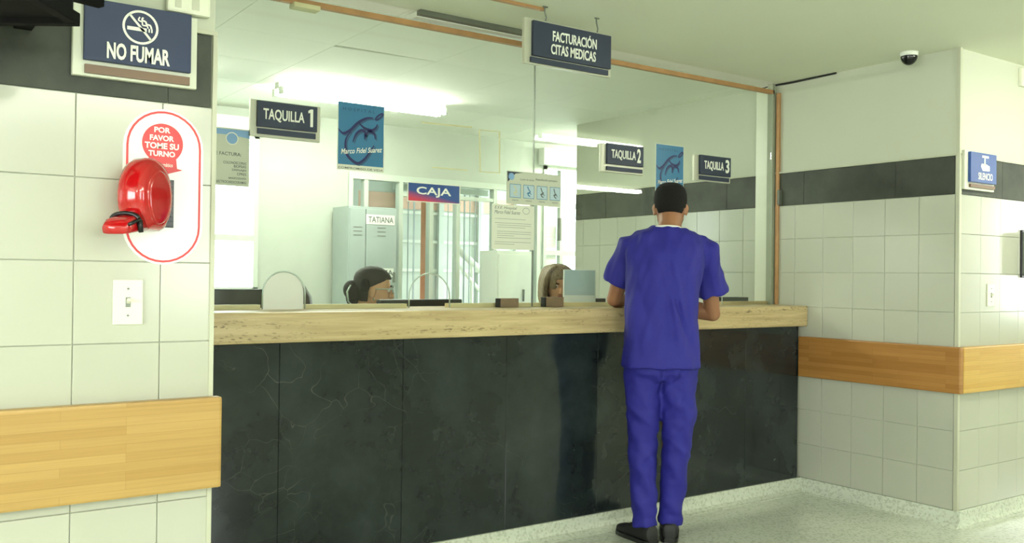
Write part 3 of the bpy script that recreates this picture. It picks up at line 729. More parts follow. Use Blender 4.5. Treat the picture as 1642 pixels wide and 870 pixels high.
# dispenser: flat round snail body turned 45 degrees off the wall
D = Vector((-.71, -.70, 0)).normalized(); N = Vector((.70, -.71, 0)).normalized(); Z = Vector((0, 0, 1))
base = Vector((PY(268, 315, Y).x, Y, PY(272, 322, Y).z))
t = thing('ticket_dispenser', 'glossy red round ticket dispenser with black trimmed mouth on left wall', 'ticket dispenser', base)
def snail(scale, d, half, bev):
    prof = []
    for k in range(40):
        th = 2*math.pi*k/40; rx = .078*scale; rz = .100*scale
        x = .102+rx*math.cos(th); z = .002+rz*math.sin(th)
        if math.sin(th) < -0.5 : z = max(z, -.086*scale)
        prof.append((x, z))
    bm = new()
    offs = [(-half, .72), (-half+bev*.35, .90), (-half+bev, .99), (0, 1.0), (half-bev, .99), (half-bev*.35, .90), (half, .72)]
    rings = []
    for o_, s in offs:
        rings.append([bm.verts.new(base + D*(.102+(x-.102)*s) + Z*(z*s) + N*o_) for x, z in prof])
    for a, b in zip(rings, rings[1:]):
        for k in range(40): bm.faces.new((a[k], a[(k+1) % 40], b[(k+1) % 40], b[k]))
    bm.faces.new(rings[0]); bm.faces.new(rings[-1]); return bm
obj('drum_body', snail(1.0, 0, .042, .024), M_RED, t, smooth=True)
bm = new(); loft(bm, [(base+D*.104+N*o_, D, Z, .056*s_, .070*s_, 2) for o_, s_ in ((.038, 1), (.0425, .97), (.0445, .9), (.0455, .75))], 32); obj('side_disc', bm, M_RED, t, smooth=True)
def obox(bm, c, ax, ay, az, hx, hy, hz):
    v = [bm.verts.new(c+ax*(sx*hx)+ay*(sy*hy)+az*(sz*hz)) for sz in (-1, 1) for sx, sy in ((-1, -1), (1, -1), (1, 1), (-1, 1))]
    for f in ((0,3,2,1),(4,5,6,7),(0,1,5,4),(1,2,6,5),(2,3,7,6),(3,0,4,7)): bm.faces.new([v[i] for i in f])
Dm = (D*.97 - Z*.2).normalized(); Zm = (Z*.97+D*.2).normalized()
bm = new()
c0 = base+D*.140-Z*.064
secs = [(c0, N, Zm, .030, .026, 5), (c0+Dm*.04, N, Zm, .034, .022, 5), (c0+Dm*.078, N, Zm, .036, .019, 5), (c0+Dm*.096-Zm*.006, N, Zm, .033, .011, 5)]
loft(bm, secs, 24); obj('mouth', bm, M_RED, t, smooth=True)
bm = new(); cc = c0+Dm*.048
P = [cc+N*(.040*math.cos(a))+Zm*(.028*math.copysign(abs(math.sin(a))**.6, math.sin(a))) for a in [i*math.pi/14 for i in range(-2, 17)]]
tube(bm, P, .0055, 8); obj('mouth_trim', bm, M_BLACK, t, smooth=True)
bm = new(); tube(bm, [c0+Dm*.05+N*.04+Zm*.01, c0+Dm*.05+N*.041-Zm*.02], [.008, .006], 10); tube(bm, [c0+Dm*.05+N*.04+Zm*.012, c0+Dm*.092+N*.038+Zm*.006], .0045, 8); obj('mouth_side_trim', bm, M_BLACK, t, smooth=True)
bm = new()
for k in range(9): box(bm, base.x-.012, base.x+.012, Y-.016, Y-.002, base.z-.068+k*.0135, base.z-.060+k*.0135)
box(bm, base.x-.016, base.x+.016, Y-.006, Y-.0013, base.z-.072, base.z+.056)
obox(bm, base+D*.015, D, N, Z, .02, .01, .045)
obj('wall_bracket', bm, M_BLACK, t)
# switch plates
def switch(px, label, w_=.075, h_=.118, hole=False):
    p = PY(*px, Y); t = thing('light_switch', label, 'switch', (p.x, Y, p.z-h_/2), 'light switches on the tiled walls')
    obj('cover_plate', B(p.x-w_/2, p.x+w_/2, Y-.006, Y, p.z-h_/2, p.z+h_/2), M_PLASTIC, t, bevel=.0025)
    tg = obj('toggle_surround', B(p.x-.006, p.x+.006, Y-.0075, Y-.006, p.z-.013, p.z+.013), M_GREY, t)
    bm = new(); obox(bm, Vector((p.x, Y-.011, p.z+.003)), Vector((1, 0, 0)), Vector((0, .9, -.45)).normalized(), Vector((0, .45, .9)).normalized(), .004, .008, .0045); obj('toggle', bm, M_PLASTIC, t)
    for dz in (-.035, .035):
        bm = new(); cyl(bm, (p.x, Y-.0075, p.z+dz), (p.x, Y-.005, p.z+dz), .003, 10); obj('screw', bm, M_GREY, t)
switch((204.5, 484), 'ivory light switch plate on left wall below the ticket dispenser')
switch((1588, 473), 'white light switch plate on the outer wall below the silence sign')
# double outlet box at the top
p = PY(300, 12, Y); t = thing('junction_box', 'cream wall box with two openings above the no smoking sign', 'junction box', (p.x, Y, p.z))
x0 = PY(265, 20, Y).x; x1 = PY(334, 20, Y).x; zb = PY(334, 31, Y).z
obj('housing', B(x0, x1, Y-.022, Y, zb, zb+.12), M_PLASTIC, t, bevel=.006)
for pa, pb in ((281, 291), (308, 320)):
    obj('opening', B(PY(pa, 5, Y-.022).x, PY(pb, 5, Y-.022).x, Y-.0235, Y-.022, PY(300, 14, Y-.022).z, PY(300, 14, Y-.022).z+.045), M_SIGNGREY, t)
# television seen from below at top left
av = Vector((math.sin(math.radians(35)), math.cos(math.radians(35)), 0)); pv = Vector((-av.y, av.x, 0))
cor = PY(126, 40, 2.08)
M_TV = mat('tv_casing', (14, 14, 13), .95)
M_TV.node_tree.nodes['Principled BSDF'].inputs['Specular IOR Level'].default_value = .15
t = thing('television', 'black wall hung television seen from below at the top left corner', 'television', cor+pv*.3-av*.2)
bm = new(); obox(bm, cor+pv*.35-av*.22+Z*.21, av, pv, Z, .215, .345, .20); obj('cabinet', bm, M_TV, t, bevel=.012)
bm = new(); obox(bm, cor+pv*.008-av*.21+Z*.012, av, pv, Z, .21, .012, .012); obox(bm, cor+pv*.35-av*.004+Z*.012, av, pv, Z, .012, .35, .014); obj('rim', bm, M_TV, t, bevel=.003)
q = PY(140, 8, 2.2); bm = new(); obox(bm, Vector((q.x-.06, 2.2, q.z+.02)), (av*.8+pv*-.6).normalized(), (pv*.8+av*.6).normalized(), Z, .10, .012, .012)
box(bm, q.x-.10, q.x-.06, 2.2, YW, q.z+.01, q.z+.05); obj('mounting_arm', bm, M_TV, t)
# right edge details
p0 = PY(1636.5, 372, Y); p1 = PY(1660, 442, Y)
t = thing('soap_dispenser', 'dark wall dispenser cut by the right edge of frame', 'dispenser', ((p0.x+p1.x)/2, Y, p1.z))
obj('housing', B(p0.x, p0.x+.12, Y-.10, Y, p1.z, p0.z), M_GREY, t, bevel=.012); obj('back_plate', B(p0.x-.004, p0.x+.124, Y-.012, Y, p1.z-.012, p0.z+.012), M_BLACK, t, bevel=.003)
p0 = PY(1635, 112, Y); p1 = PY(1635, 138, Y)
t = thing('wall_outlet', 'small ivory wall box high up at the right edge', 'outlet', (p0.x+.04, YW, p1.z))
obj('housing', B(p0.x, p0.x+.08, YW-.02, YW, p1.z, p0.z+.01), M_PLASTIC, t, bevel=.004); obj('socket', B(p0.x+.025, p0.x+.05, YW-.0215, YW-.02, p1.z+.02, p0.z-.02), M_GREY, t)
# dome camera
X_, Y_ = 4.50, 2.78
t = thing('dome_camera', 'small dark dome security camera under the ceiling at right', 'camera', (X_, Y_, ZC))
bm = new(); tube(bm, [(X_, Y_, ZC-.0005), (X_, Y_, ZC-.014), (X_, Y_, ZC-.022)], [.046, .045, .043], 32); obj('mount_ring', bm, M_WHITE, t, smooth=True)
bm = new(); ball(bm, (X_, Y_, ZC-.022), (.042, .042, .046), 24); bmesh.ops.bisect_plane(bm, geom=bm.verts[:]+bm.edges[:]+bm.faces[:], plane_co=(0, 0, ZC-.02), plane_no=(0, 0, 1), clear_outer=True); obj('dome', bm, M_SCREEN, t, smooth=True)

# ================================================================== CEILING LIGHTS
def fluoro(x, y, label, ln=1.22, glow=M_LIGHT, pw=23):
    t = thing('fluorescent_light', label, 'ceiling light', (x, y, ZC), 'fluorescent ceiling lights')
    obj('housing', B(x-ln/2, x+ln/2, y-.035, y+.035, ZC-.040, ZC-.0005), M_WHITE, t, bevel=.004)
    for s in (-1, 1):
        bm = new(); cyl(bm, (x-ln/2+.02, y+s*.055, ZC-.056), (x+ln/2-.02, y+s*.055, ZC-.056), .019, 14); tb = obj('tube', bm, glow, t, smooth=True)
        for e in (-1, 1): obj('end_cap', B(x+e*(ln/2-.01)-.01, x+e*(ln/2-.01)+.01, y+s*.055-.02, y+s*.055+.02, ZC-.078, ZC-.034), M_WHITE, t)
    return t
fluoro(2.74, 5.62, 'bright twin tube ceiling light inside the office, left half of glass', glow=M_LIGHT2)
fluoro(.98, 5.62, 'unseen twin tube ceiling light added behind the left wall to brighten the office', glow=M_LIGHT2)  # unseen fixture, added to brighten the office ceiling
fluoro(5.8, 6.15, 'unseen twin tube ceiling light added around the right corner to brighten the office', glow=M_LIGHT2)  # unseen fixture, added to light the area by the glazed door
fluoro(4.2, 5.0, 'twin tube ceiling light inside the office toward the right') if False else None
for x, y, nm in ((5.10, 1.42, 'near the right wall corner, mirrored in the glass'), (1.3, -1.3, 'behind the photographer'), (7.9, -1.6, 'far back at the right'),
                 (8.3, .2, 'by the right hand window'), (0.2, -1.8, 'back at the left'), (-2.4, -1.9, 'far left')):
    fluoro(x, y, 'twin tube ceiling light of the hall ' + nm)

# ================================================================== BACK OFFICE
# left window
def window(name, x0, x1, z0, z1, vs, hs, fw=.035, Y=YB):
    g = sgroup(name, ((x0+x1)/2, Y, z0))
    bm = new()
    for a, b, c_, d in ((x0, x1, z0, z0+fw), (x0, x1, z1-fw, z1), (x0, x0+fw, z0, z1), (x1-fw, x1, z0, z1)): box(bm, a, b, Y-.015, Y+.05, c_, d)
    obj('window_frame', bm, M_FRAME, g)
    for v in vs: obj('mullion', B(v-.02, v+.02, Y-.01, Y+.04, z0+fw, z1-fw), M_FRAME, g)
    for h in hs: obj('transom', B(x0+fw, x1-fw, Y-.012, Y+.045, h-.022, h+.022), M_FRAME, g)
    xs = [x0+fw]+sorted(vs)+[x1-fw]; zs = [z0+fw]+sorted(hs)+[z1-fw]
    for a, b in zip(xs, xs[1:]):
        for c_, d in zip(zs, zs[1:]): obj('pane', B(a, b, Y+.012, Y+.018, c_, d), M_WGLASS, g)
    return g
window('window_1', WX0, WX1, 1.12, WZ1, [], [PY(380, 287, YB).z, PY(380, 381, YB).z])
obj('blind_box', B(WX0-.05, WX1+.03, YB-.07, YB-.002, WZ1-.0, WZ1+.11), M_WHITE, wb, bevel=.006)
gd = window('door_1', DX0, DX1, 0.0, DZ, [PY(900, 350, YB).x, 5.9], [PY(910, 330, YB).z, PY(910, 406, YB).z])
obj('door_handle', B(PY(898, 380, YB-.04).x-.008, PY(898, 380, YB-.04).x+.008, YB-.05, YB-.012, PY(898, 386, YB).z, PY(898, 350, YB).z), M_GREY, gd)
obj('blind_box', B(DX0-.06, DX1+.03, YB-.09, YB-.002, DZ, DZ+.15), M_WHITE, wb, bevel=.006)
for k, (ya, yb) in enumerate(((362, 398), (403, 440))):
    r = rect(YB-.004, 877, 893, 885, ya, yb)
    tt = thing('paper_notice', ('upper' if k == 0 else 'lower')+' faint paper taped on the bright glazed door behind', 'paper', ((r[0]+r[1])/2, YB, r[2]), 'papers on the glazed door')
    obj('sheet', B(r[0], r[1], YB+.008, YB+.0115, r[2], r[3]), M_WHITE, tt)
    bm = new(); mp = sheet(r)
    for j in range(5): ribbon(bm, [(.1, .15+j*.17), (.9, .15+j*.17)], .004, YB+.0075, mp)
    obj('printed_lines', bm, M_PINKP, tt)
# glazed partition with vertical blinds
gp = sgroup('window_2', ((PX0+PX1)/2, YB, 0))
mulls = [PX0+.02, PY(585, 400, YB).x, PY(641, 400, YB).x, PY(690, 400, YB).x, PY(733, 400, YB).x, PY(792, 400, YB).x, PX1-.02]
obj('window_frame', B(PX0, PX1, YB-.02, YB+.06, PZ-.05, PZ), M_FRAME, gp)
obj('window_sill', B(PX0, PX1, YB-.03, YB+.06, 0, .95), M_WHITE, gp)
for v in mulls: obj('mullion', B(v-.018, v+.018, YB-.015, YB+.05, .95, PZ-.05), M_FRAME, gp)
obj('transom', B(mulls[2], mulls[5], YB-.012, YB+.04, PZ-.16, PZ-.13), M_FRAME, gp)
for a, b in zip(mulls, mulls[1:]): obj('pane', B(a+.018, b-.018, YB+.01, YB+.016, .95, PZ-.05), M_WGLASS, gp)
obj('headrail', B(mulls[2], mulls[5], YB+.10, YB+.14, PZ-.10, PZ-.05), M_FRAME, gp)
slat = None
x = mulls[2]+.03
while x < mulls[5]-.02:
    if not (mulls[3]-.05 < x < mulls[4]-.07):
        if slat is None:
            bm = new(); obox(bm, Vector((0, 0, 0)), Vector((.62, .78, 0)), Vector((-.78, .62, 0)), Z, .030, .0012, (PZ-.10-.80)/2)
            slat = bpy.data.meshes.new('blind_slat'); bm.to_mesh(slat); bm.free(); slat.materials.append(M_SLAT)
        o = bpy.data.objects.new('blind_slat', slat); C.objects.link(o); o.parent = gp
        o.location = Vector((x, YB+.12, (PZ-.10+.80)/2))-WORLD[gp.name]; o.rotation_euler.z = random.uniform(-.15, .15)
    x += .055
# light grey cupboard filling with name plate behind the clerk
xa, xb = mulls[0]+.03, mulls[2]-.03
t = thing('filing_cabinet', 'tall pale grey metal locker behind the seated clerk with glasses', 'cabinet', ((xa+xb)/2, YB-.2, 0))
M_LOCK = mat('locker_grey', (164, 176, 172), 0.4, var=0.03)
zl = PY(600, 332, YB-.3).z
lx0, lx1 = PY(560, 400, YB-.34).x, PY(637, 400, YB-.34).x
obj('carcass', B(lx0, lx1, YB-.32, YB-.04, 0, zl), M_LOCK, t, bevel=.004)
lm = lx0+(lx1-lx0)*.34
for a, b in ((lx0+.006, lm-.003), (lm+.003, lx1-.006)):
    dr = obj('door', B(a, b, YB-.335, YB-.32, .05, zl-.02), M_LOCK, t, bevel=.002)
    bm = new()
    for k in range(3): box(bm, (a+b)/2-.035, (a+b)/2+.035, YB-.338, YB-.334, zl-.16-k*.03, zl-.155-k*.03)
    obj('vent_slots', bm, M_DKGREY, dr); bm = new(); box(bm, b-.03, b-.015, YB-.352, YB-.334, 1.20, 1.28); obj('handle', bm, M_GREY, dr)
def nameplate(xl, xr, yt, yb, s, label, Yp):
    r = rect(Yp, xl, xr, (xl+xr)/2, yt, yb); tt = thing('name_card', label, 'label', ((r[0]+r[1])/2, Yp, r[2]))
    obj('card', B(r[0], r[1], Yp-.001, Yp+.001, r[2], r[3]), M_WHITE, tt); uvtext(tt, s, r, .08, .95, .2, .8, Yp-.002, M_INKG, bold=.015)
nameplate(587, 633, 344.5, 360, 'TATIANA', 'white card with a name in capitals on the locker', YB-.338)
nameplate(612, 631, 430, 444, 'TA', 'small white card on locker beside the clerk\'s forehead', YB-.338)
# white cupboard at the right of the partition
xa, xb = PY(797, 430, YB-.3).x, PY(852, 430, YB-.3).x; zz = PY(820, 402, YB-.3).z
t = thing('cupboard', 'white low cupboard behind glass under the typed letter', 'cupboard', ((xa+xb)/2, YB-.2, 0))
obj('carcass', B(xa, xb, YB-.3, YB-.04, 0, zz), M_WHITE, t, bevel=.004)
dr = obj('door', B(xa+.01, xb-.01, YB-.315, YB-.3, .05, zz-.03), M_WHITE, t, bevel=.003); obj('handle', B(xb-.10, xb-.09, YB-.33, YB-.315, 1.05, 1.15), M_GREY, dr)
# outside: corridor floor, orange post, stair rail, pale building
M_FAC = mat('pale_facade', (206, 214, 206), 0.7, var=0.05, scale=2)
t = thing('facade', 'pale covered passage outside beyond the vertical blinds', 'building', (4.7, 8.5, 0))
YF = 8.5; xr_ = PY(868, 300, YF).x
obj('wall', B(3.0, xr_, YF, YF+.15, 0, 2.5), M_FAC, t)
obj('roof', B(2.95, xr_, YB+.17, YF+.15, 2.5, 2.6), M_FAC, t); obj('end_wall', B(2.9, 3.0, YB+.17, YF+.15, 0, 2.5), M_FAC, t)
M_PINKW = mat('pink_wall_band', (226, 188, 168), .7)
obj('painted_band', B(3.0, xr_, YF-.01, YF, PY(760, 341, YF).z, PY(760, 318, YF).z), M_PINKW, t)
for k in range(5): obj('column', B(4.0+k*.5, 4.06+k*.5, YF-.06, YF-.011, 0, 2.5), M_FAC, t)
for k in range(3): obj('wall_rail', B(3.0, xr_, YF-.03, YF-.012, 1.30+.3*k, 1.33+.3*k), M_WHITE, t)
xo = PY(687, 380, 7.6).x
tag(obj('post', B(xo-.04, xo+.04, 7.58, 7.68, 0, 2.35), M_ORANGE, bevel=.004), 'orange painted post outside between the vertical blinds', 'post')
t = thing('stair_railing', 'white sloping stair handrail outside behind the blinds', 'railing', (5.0, 8.2, 0))
A_, B_ = PY(735, 400, 8.1), PY(800, 462, 8.1)
bm = new(); tube(bm, [A_, B_], .035, 10); obj('handrail', bm, M_WHITE, t, smooth=True)
bm = new(); tube(bm, [A_+Vector((.0, 0, -.16)), B_+Vector((-.1, 0, -.16))], .02, 8); obj('lower_rail', bm, M_WHITE, t, smooth=True)
for k in range(4):
    p = A_.lerp(B_, k/3); bm = new(); cyl(bm, (p.x, p.y, 0), (p.x, p.y, p.z), .018, 8); obj('baluster', bm, M_WHITE, t)

# work desk and its equipment
t = thing('office_desk', 'long shallow grey work shelf on the clerks\' side of the counter', 'shelf', (2.6, 4.05, 0))
obj('desk_top', B(.9, 4.3, 3.98, 4.13, .72, .75), M_LOCK, t, bevel=.003)
for x in (.95, 2.55, 4.2): obj('side_panel', B(x, x+.03, 3.99, 4.12, 0, .72), M_LOCK, t)
def monitor(px0, px1, ytop, Yp, label, xm=None, hgt=.33, faceback=True):
    a = PY(px0, ytop, Yp); b = PY(px1, ytop, Yp); zt_ = PY((px0+px1)/2 if xm is None else xm, ytop, Yp).z
    t = thing('monitor', label, 'monitor', ((a.x+b.x)/2, Yp, .75))
    obj('shell', B(a.x, b.x, Yp-.02, Yp+.02, zt_-hgt, zt_), M_BLACK, t, bevel=.006)
    obj('screen', B(a.x+.015, b.x-.015, Yp+.0195, Yp+.0215, zt_-hgt+.02, zt_-.015), M_SCREEN, t)
    obj('stand', B((a.x+b.x)/2-.03, (a.x+b.x)/2+.03, Yp-.015, Yp+.015, .76, zt_-hgt+.01), M_BLACK, t)
    obj('foot', B((a.x+b.x)/2-.11, (a.x+b.x)/2+.11, Yp-.07, Yp+.045, .7505, .763), M_BLACK, t, bevel=.003)
    return a, b, zt_
monitor(318, 420, 463, 4.08, 'black monitor at the left end behind the glass', xm=380)
monitor(606, 738, 479.5, 4.08, 'black monitor in front of the clerk with glasses')
p0 = PY(1150, 478, 3.83)
t = thing('document_tray', 'low dark grey tray on the counter right of the man', 'tray', (4.34, 3.84, ZTOP))
bm = new(); x1_ = 4.475; x0_ = p0.x
box(bm, x0_, x1_, 3.82, 3.90, ZTOP+.0005, ZTOP+.006); box(bm, x0_, x1_, 3.82, 3.826, ZTOP+.006, p0.z+.006); box(bm, x0_, x1_, 3.894, 3.90, ZTOP+.006, p0.z+.006)
box(bm, x0_, x0_+.006, 3.826, 3.894, ZTOP+.006, p0.z+.006); box(bm, x1_-.006, x1_, 3.826, 3.894, ZTOP+.006, p0.z+.006)
obj('tray', bm, mat('tray_grey', (70, 76, 70), .5), t)
monitor(898, 968, 478, 4.09, 'dark monitor low behind the small grey display')
# small grey display on the counter top, its pale back to the customer
c = PY(929, 459, 3.90); ax = Vector((.86, -.50, 0)).normalized(); ay = Vector((.50, .86, 0)); s_ = c.dot(Vector((.576, .817, 0)))-EYE.dot(Vector((.576, .817, 0)))
sc_ = s_/FPX; t = thing('customer_display', 'small light blue grey display standing behind the glass', 'display', (c.x, c.y, ZTOP))
M_DISP = mat('display_grey', (158, 178, 182), 0.35, var=0.03)
M_DISP2 = mat('display_bezel', (204, 212, 206), 0.35)
hw, ht = 26*sc_, 27*sc_
bm = new(); obox(bm, c, ax, ay, Z, hw, .012, ht); obj('bezel', bm, M_DISP2, t, bevel=.003)
bm = new(); obox(bm, c+Z*ht*.22-ay*.013, ax, ay, Z, hw-.006, .002, ht*.74); obj('panel', bm, M_DISP, t)
bm = new(); obox(bm, Vector((c.x, c.y, (c.z-ht+ZTOP)/2)), ax, ay, Z, .018, .010, (c.z-ht-ZTOP)/2-.001); obox(bm, Vector((c.x, c.y, ZTOP+.004)), ax, ay, Z, .06, .03, .0035); obj('stand', bm, M_DISP2, t)
# brown blocks at the foot of the glass
for xl, xr, yt, lab in ((802, 831, 478, 'small brown block at foot of glass, left of the pane joint'), (875, 903, 476, 'small brown block at foot of glass in front of the fair haired clerk')):
    r = rect(YG-.04, xl, xr, (xl+xr)/2, yt, 492)
    tb = thing('brown_block', lab, 'block', ((r[0]+r[1])/2, YG-.03, ZTOP), 'brown blocks at the foot of the glass')
    obj('block', B(r[0], r[1], YG-.045, YG-.007, ZTOP+.0005, r[3]), M_BLOCK, tb, bevel=.002)
    obj('dark_end', B(r[0]-.006, r[0]-.0002, YG-.044, YG-.008, ZTOP+.0005, r[3]-.001), M_BLACK, tb)

# ================================================================== PEOPLE
M_SKIN = mat('skin_tan', (150, 104, 74), 0.5, var=0.06, scale=20)
M_SKIN2 = mat('skin_fair', (206, 158, 124), 0.5, var=0.05, scale=20)
M_HAIRB = mat('hair_black', (9, 7, 5), 1.0, var=0.4, scale=90, bump=0.6)
M_HAIRD = mat('hair_dark_brown', (34, 28, 24), 0.75, var=0.3, scale=30, stretch=(1, 1, 6))
M_HAIRL = mat('hair_streaked', (128, 112, 84), 0.5, var=0.45, scale=40, stretch=(5, 5, .6), bump=0.4)
M_SCRUB = mat('scrub_blue', (27, 25, 128), 0.75, var=0.05, scale=200, bump=0.06)
M_EYE = mat('eye_white', (226, 224, 216), 0.2); M_IRIS = mat('iris_brown', (52, 34, 22), 0.2); M_LIP = mat('lip', (168, 92, 84), 0.5)
HEAD = [(-.012, .050, .012, .022), (.000, .080, -.002, .036), (.018, .092, -.018, .048), (.040, .091, -.045, .058), (.060, .091, -.066, .065), (.085, .090, -.082, .070), (.110, .088, -.092, .073),
        (.130, .091, -.097, .0745), (.150, .092, -.099, .0755), (.172, .087, -.098, .074), (.194, .074, -.089, .068), (.212, .053, -.068, .055), (.224, .028, -.040, .036), (.230, .004, -.014, .014)]
def head_frame(org, az, pitch):
    f = Vector((math.sin(az), math.cos(az), 0)); r = Vector((math.cos(az), -math.sin(az), 0))
    f2 = (f*math.cos(pitch) - Z*math.sin(pitch)); u2 = r.cross(f2)
    return lambda x, y, z: Vector(org) + r*x + f2*y + u2*z, r, f2, u2
def head_bm(bm, H, sc=1.0, grow=0.0, only_skull=False):
    P, r, f, u = H; secs = []
    for z, yf, yb, hw in HEAD:
        zz = .115+(z-.115)*(1+grow*9) if grow else z
        secs.append((P(0, (yf+yb)/2*sc, zz*sc), r, f, (hw+grow)*sc, ((yf-yb)/2+grow)*sc, 2.25))
    loft(bm, secs, 32)
    if only_skull: return
    tube(bm, [P(0, .082*sc, .128*sc), P(0, .094*sc, .112*sc), P(0, .106*sc, .092*sc), P(0, .108*sc, .083*sc), P(0, .09*sc, .076*sc)], [.008*sc, .0085*sc, .0115*sc, .014*sc, .012*sc], 12)
    for s in (-1, 1):
        ball(bm, P(s*.012*sc, .098*sc, .080*sc), (.008*sc,)*3, 10)
        ball(bm, P(s*.032*sc, .086*sc, .134*sc), (.020*sc, .010*sc, .007*sc), 10, M=Matrix((r, f, u)).transposed().to_4x4())
        M3 = Matrix((r, f, u)).transposed().to_4x4() @ Matrix.Rotation(s*-.35, 4, 'Z') @ Matrix.Rotation(-.2, 4, 'X')
        ball(bm, P(s*.078*sc, -.008*sc, .098*sc), (.0075*sc, .018*sc, .031*sc), 14, M=M3)
        ball(bm, P(s*.080*sc, -.010*sc, .108*sc), (.009*sc, .020*sc, .019*sc), 12, M=M3)
    M4 = Matrix((r, f, u)).transposed().to_4x4()
    ball(bm, P(0, .088*sc, .060*sc), (.023*sc, .010*sc, .0055*sc), 12, M=M4); ball(bm, P(0, .088*sc, .050*sc), (.020*sc, .010*sc, .006*sc), 12, M=M4)
    ball(bm, P(0, .082*sc, .014*sc), (.020*sc, .014*sc, .012*sc), 12, M=M4)
def face_parts(t, H, sc=1.0):
    P, r, f, u = H; M4 = Matrix((r, f, u)).transposed().to_4x4()
    for s in (-1, 1):
        bm = new(); ball(bm, P(s*.031*sc, .0795*sc, .118*sc), (.0125*sc,)*3, 14); e = obj('eye', bm, M_EYE, t, smooth=True)
        bm = new(); ball(bm, P(s*.031*sc, .0885*sc, .118*sc), (.0055*sc, .0045*sc, .0055*sc), 10, M=M4); obj('iris', bm, M_IRIS, e, smooth=True)
        bm = new(); tube(bm, [P(s*.014*sc, .0955*sc, .137*sc), P(s*.032*sc, .0965*sc, .141*sc), P(s*.050*sc, .086*sc, .136*sc)], [.003*sc, .0038*sc, .002*sc], 8); obj('eyebrow', bm, M_HAIRB, t, smooth=True)
    bm = new(); ball(bm, P(0, .0945*sc, .0590*sc), (.021*sc, .006*sc, .0042*sc), 12, M=M4); ball(bm, P(0, .0945*sc, .0515*sc), (.018*sc, .006*sc, .0048*sc), 12, M=M4); obj('lips', bm, M_LIP, t, smooth=True)
def sockets(o, H, org, sc=1.0):
    P, r, f, u = H; c1, c2 = P(.031*sc, .09*sc, .119*sc)-org, P(-.031*sc, .09*sc, .119*sc)-org
    for v in o.data.vertices:
        for c_ in (c1, c2):
            d = (v.co-c_).length
            if d < .03: v.co -= f*(.010*sc*math.exp(-(d/.013)**2))
def hair_shell(t, H, keep, m, grow=.006, sc=1.0, name='hair', vox=.005):
    P, r, f, u = H; bm = new(); head_bm(bm, H, sc, grow, True)
    org = P(0, 0, 0)
    bmesh.ops.subdivide_edges(bm, edges=list(bm.edges), cuts=4, use_grid_fill=True)
    dele = [fa for fa in bm.faces if not keep(*[(fa.calc_center_median()-org).dot(a)/sc for a in (r, f, u)])]
    bmesh.ops.delete(bm, geom=dele, context='FACES')
    bmesh.ops.recalc_face_normals(bm, faces=bm.faces)
    ctr = P(0, 0, .11*sc); rg = bmesh.ops.extrude_face_region(bm, geom=list(bm.faces), use_keep_orig=True)
    for e in rg['geom']:
        if isinstance(e, bmesh.types.BMVert): e.co += (ctr-e.co).normalized()*.010
    return evaluated(obj(name, bm, m, t, smooth=True), .0035, 9)
def hand(bm, wrist, d, side, down, curl=.5, sc=1.0):
    """palm down hand; d forward, side toward the thumb, down normal"""
    wrist = Vector(wrist); d = d.normalized(); side = side.normalized()
    loft(bm, [(wrist-d*.02, side, down, .026*sc, .019*sc, 2.3), (wrist+d*.02*sc, side, down, .031*sc, .016*sc, 2.6), (wrist+d*.055*sc, side, down, .040*sc, .014*sc, 2.8), (wrist+d*.088*sc, side, down, .041*sc, .012*sc, 2.8)], 20)
    for off, L in ((.030, .072), (.0105, .082), (-.0095, .076), (-.029, .058)):
        p0 = wrist+d*.080*sc+side*off*sc; pts = [p0]; ang = -.10; dirn = (d+side*off*1.6).normalized()
        for k, s in enumerate((.46, .30, .24)):
            ang += (.15, curl*.9, curl*.8)[k]; pts.append(pts[-1]+(dirn*math.cos(ang)+down*math.sin(ang))*L*s*sc)
        tube(bm, pts, [.0098*sc, .0090*sc, .0082*sc, .0068*sc], 10); ball(bm, pts[-1], (.0068*sc,)*3, 8)
    p0 = wrist+d*.018*sc+side*.024*sc
    pts = [p0, p0+(d*.6+side*.75)*.034*sc+down*.004, p0+(d*.85+side*.75)*.055*sc+down*.008, p0+(d*1.25+side*.62)*.062*sc+down*.012]
    tube(bm, pts, [.014*sc, .012*sc, .0098*sc, .0078*sc], 10); ball(bm, pts[-1], (.0078*sc,)*3, 8)
def folds(o, org, amp, fn):
    me = o.data; nrm = [v.normal.copy() for v in me.vertices]
    for v, n in zip(me.vertices, nrm):
        v.co += n*(amp*fn(v.co+org))

# ------------------------------------------------------------------ the man in blue scrubs
AZB = math.radians(38); r_ = Vector((math.cos(AZB), -math.sin(AZB), 0)); f_ = Vector((math.sin(AZB), math.cos(AZB), 0))
base = Vector((3.15, 3.22, 0))
def L(a, b, z): return base + r_*a + f_*b + Z*z
man = thing('person', 'man in royal blue scrubs and black shoes leaning at the counter, seen from behind', 'person', base)
shL, shR = Vector((3.10, 3.385, 1.435)), Vector((3.385, 3.163, 1.420))
elL, elR = Vector((3.115, 3.52, 1.148)), Vector((3.50, 3.215, 1.080))
wrL, wrR = Vector((3.29, 3.63, 1.136)), Vector((3.37, 3.44, 1.135))
aL, aR = Vector((3.07, 3.235, .09)), Vector((3.205, 3.205, .09))
Hm = head_frame((3.282, 3.300, 1.497), math.radians(45), math.radians(12))
bm = new(); head_bm(bm, Hm, 1.0)
P = Hm[0]
tube(bm, [L(.02, .06, 1.36), L(.03, .075, 1.45), P(0, -.035, .01), P(0, -.018, .07)], [.075, .060, .056, .058], 20)
tb = [(.80, .135, .10, 0, 0), (.90, .15, .105, 0, 0), (1.05, .135, .095, 0, .02), (1.2, .15, .10, .015, .04), (1.33, .165, .105, .025, .06), (1.41, .15, .085, .03, .075), (1.45, .08, .06, .03, .08)]
loft(bm, [(L(c1, c2, z), r_, f_, w_, d_, 2.4) for z, w_, d_, c1, c2 in tb], 28)
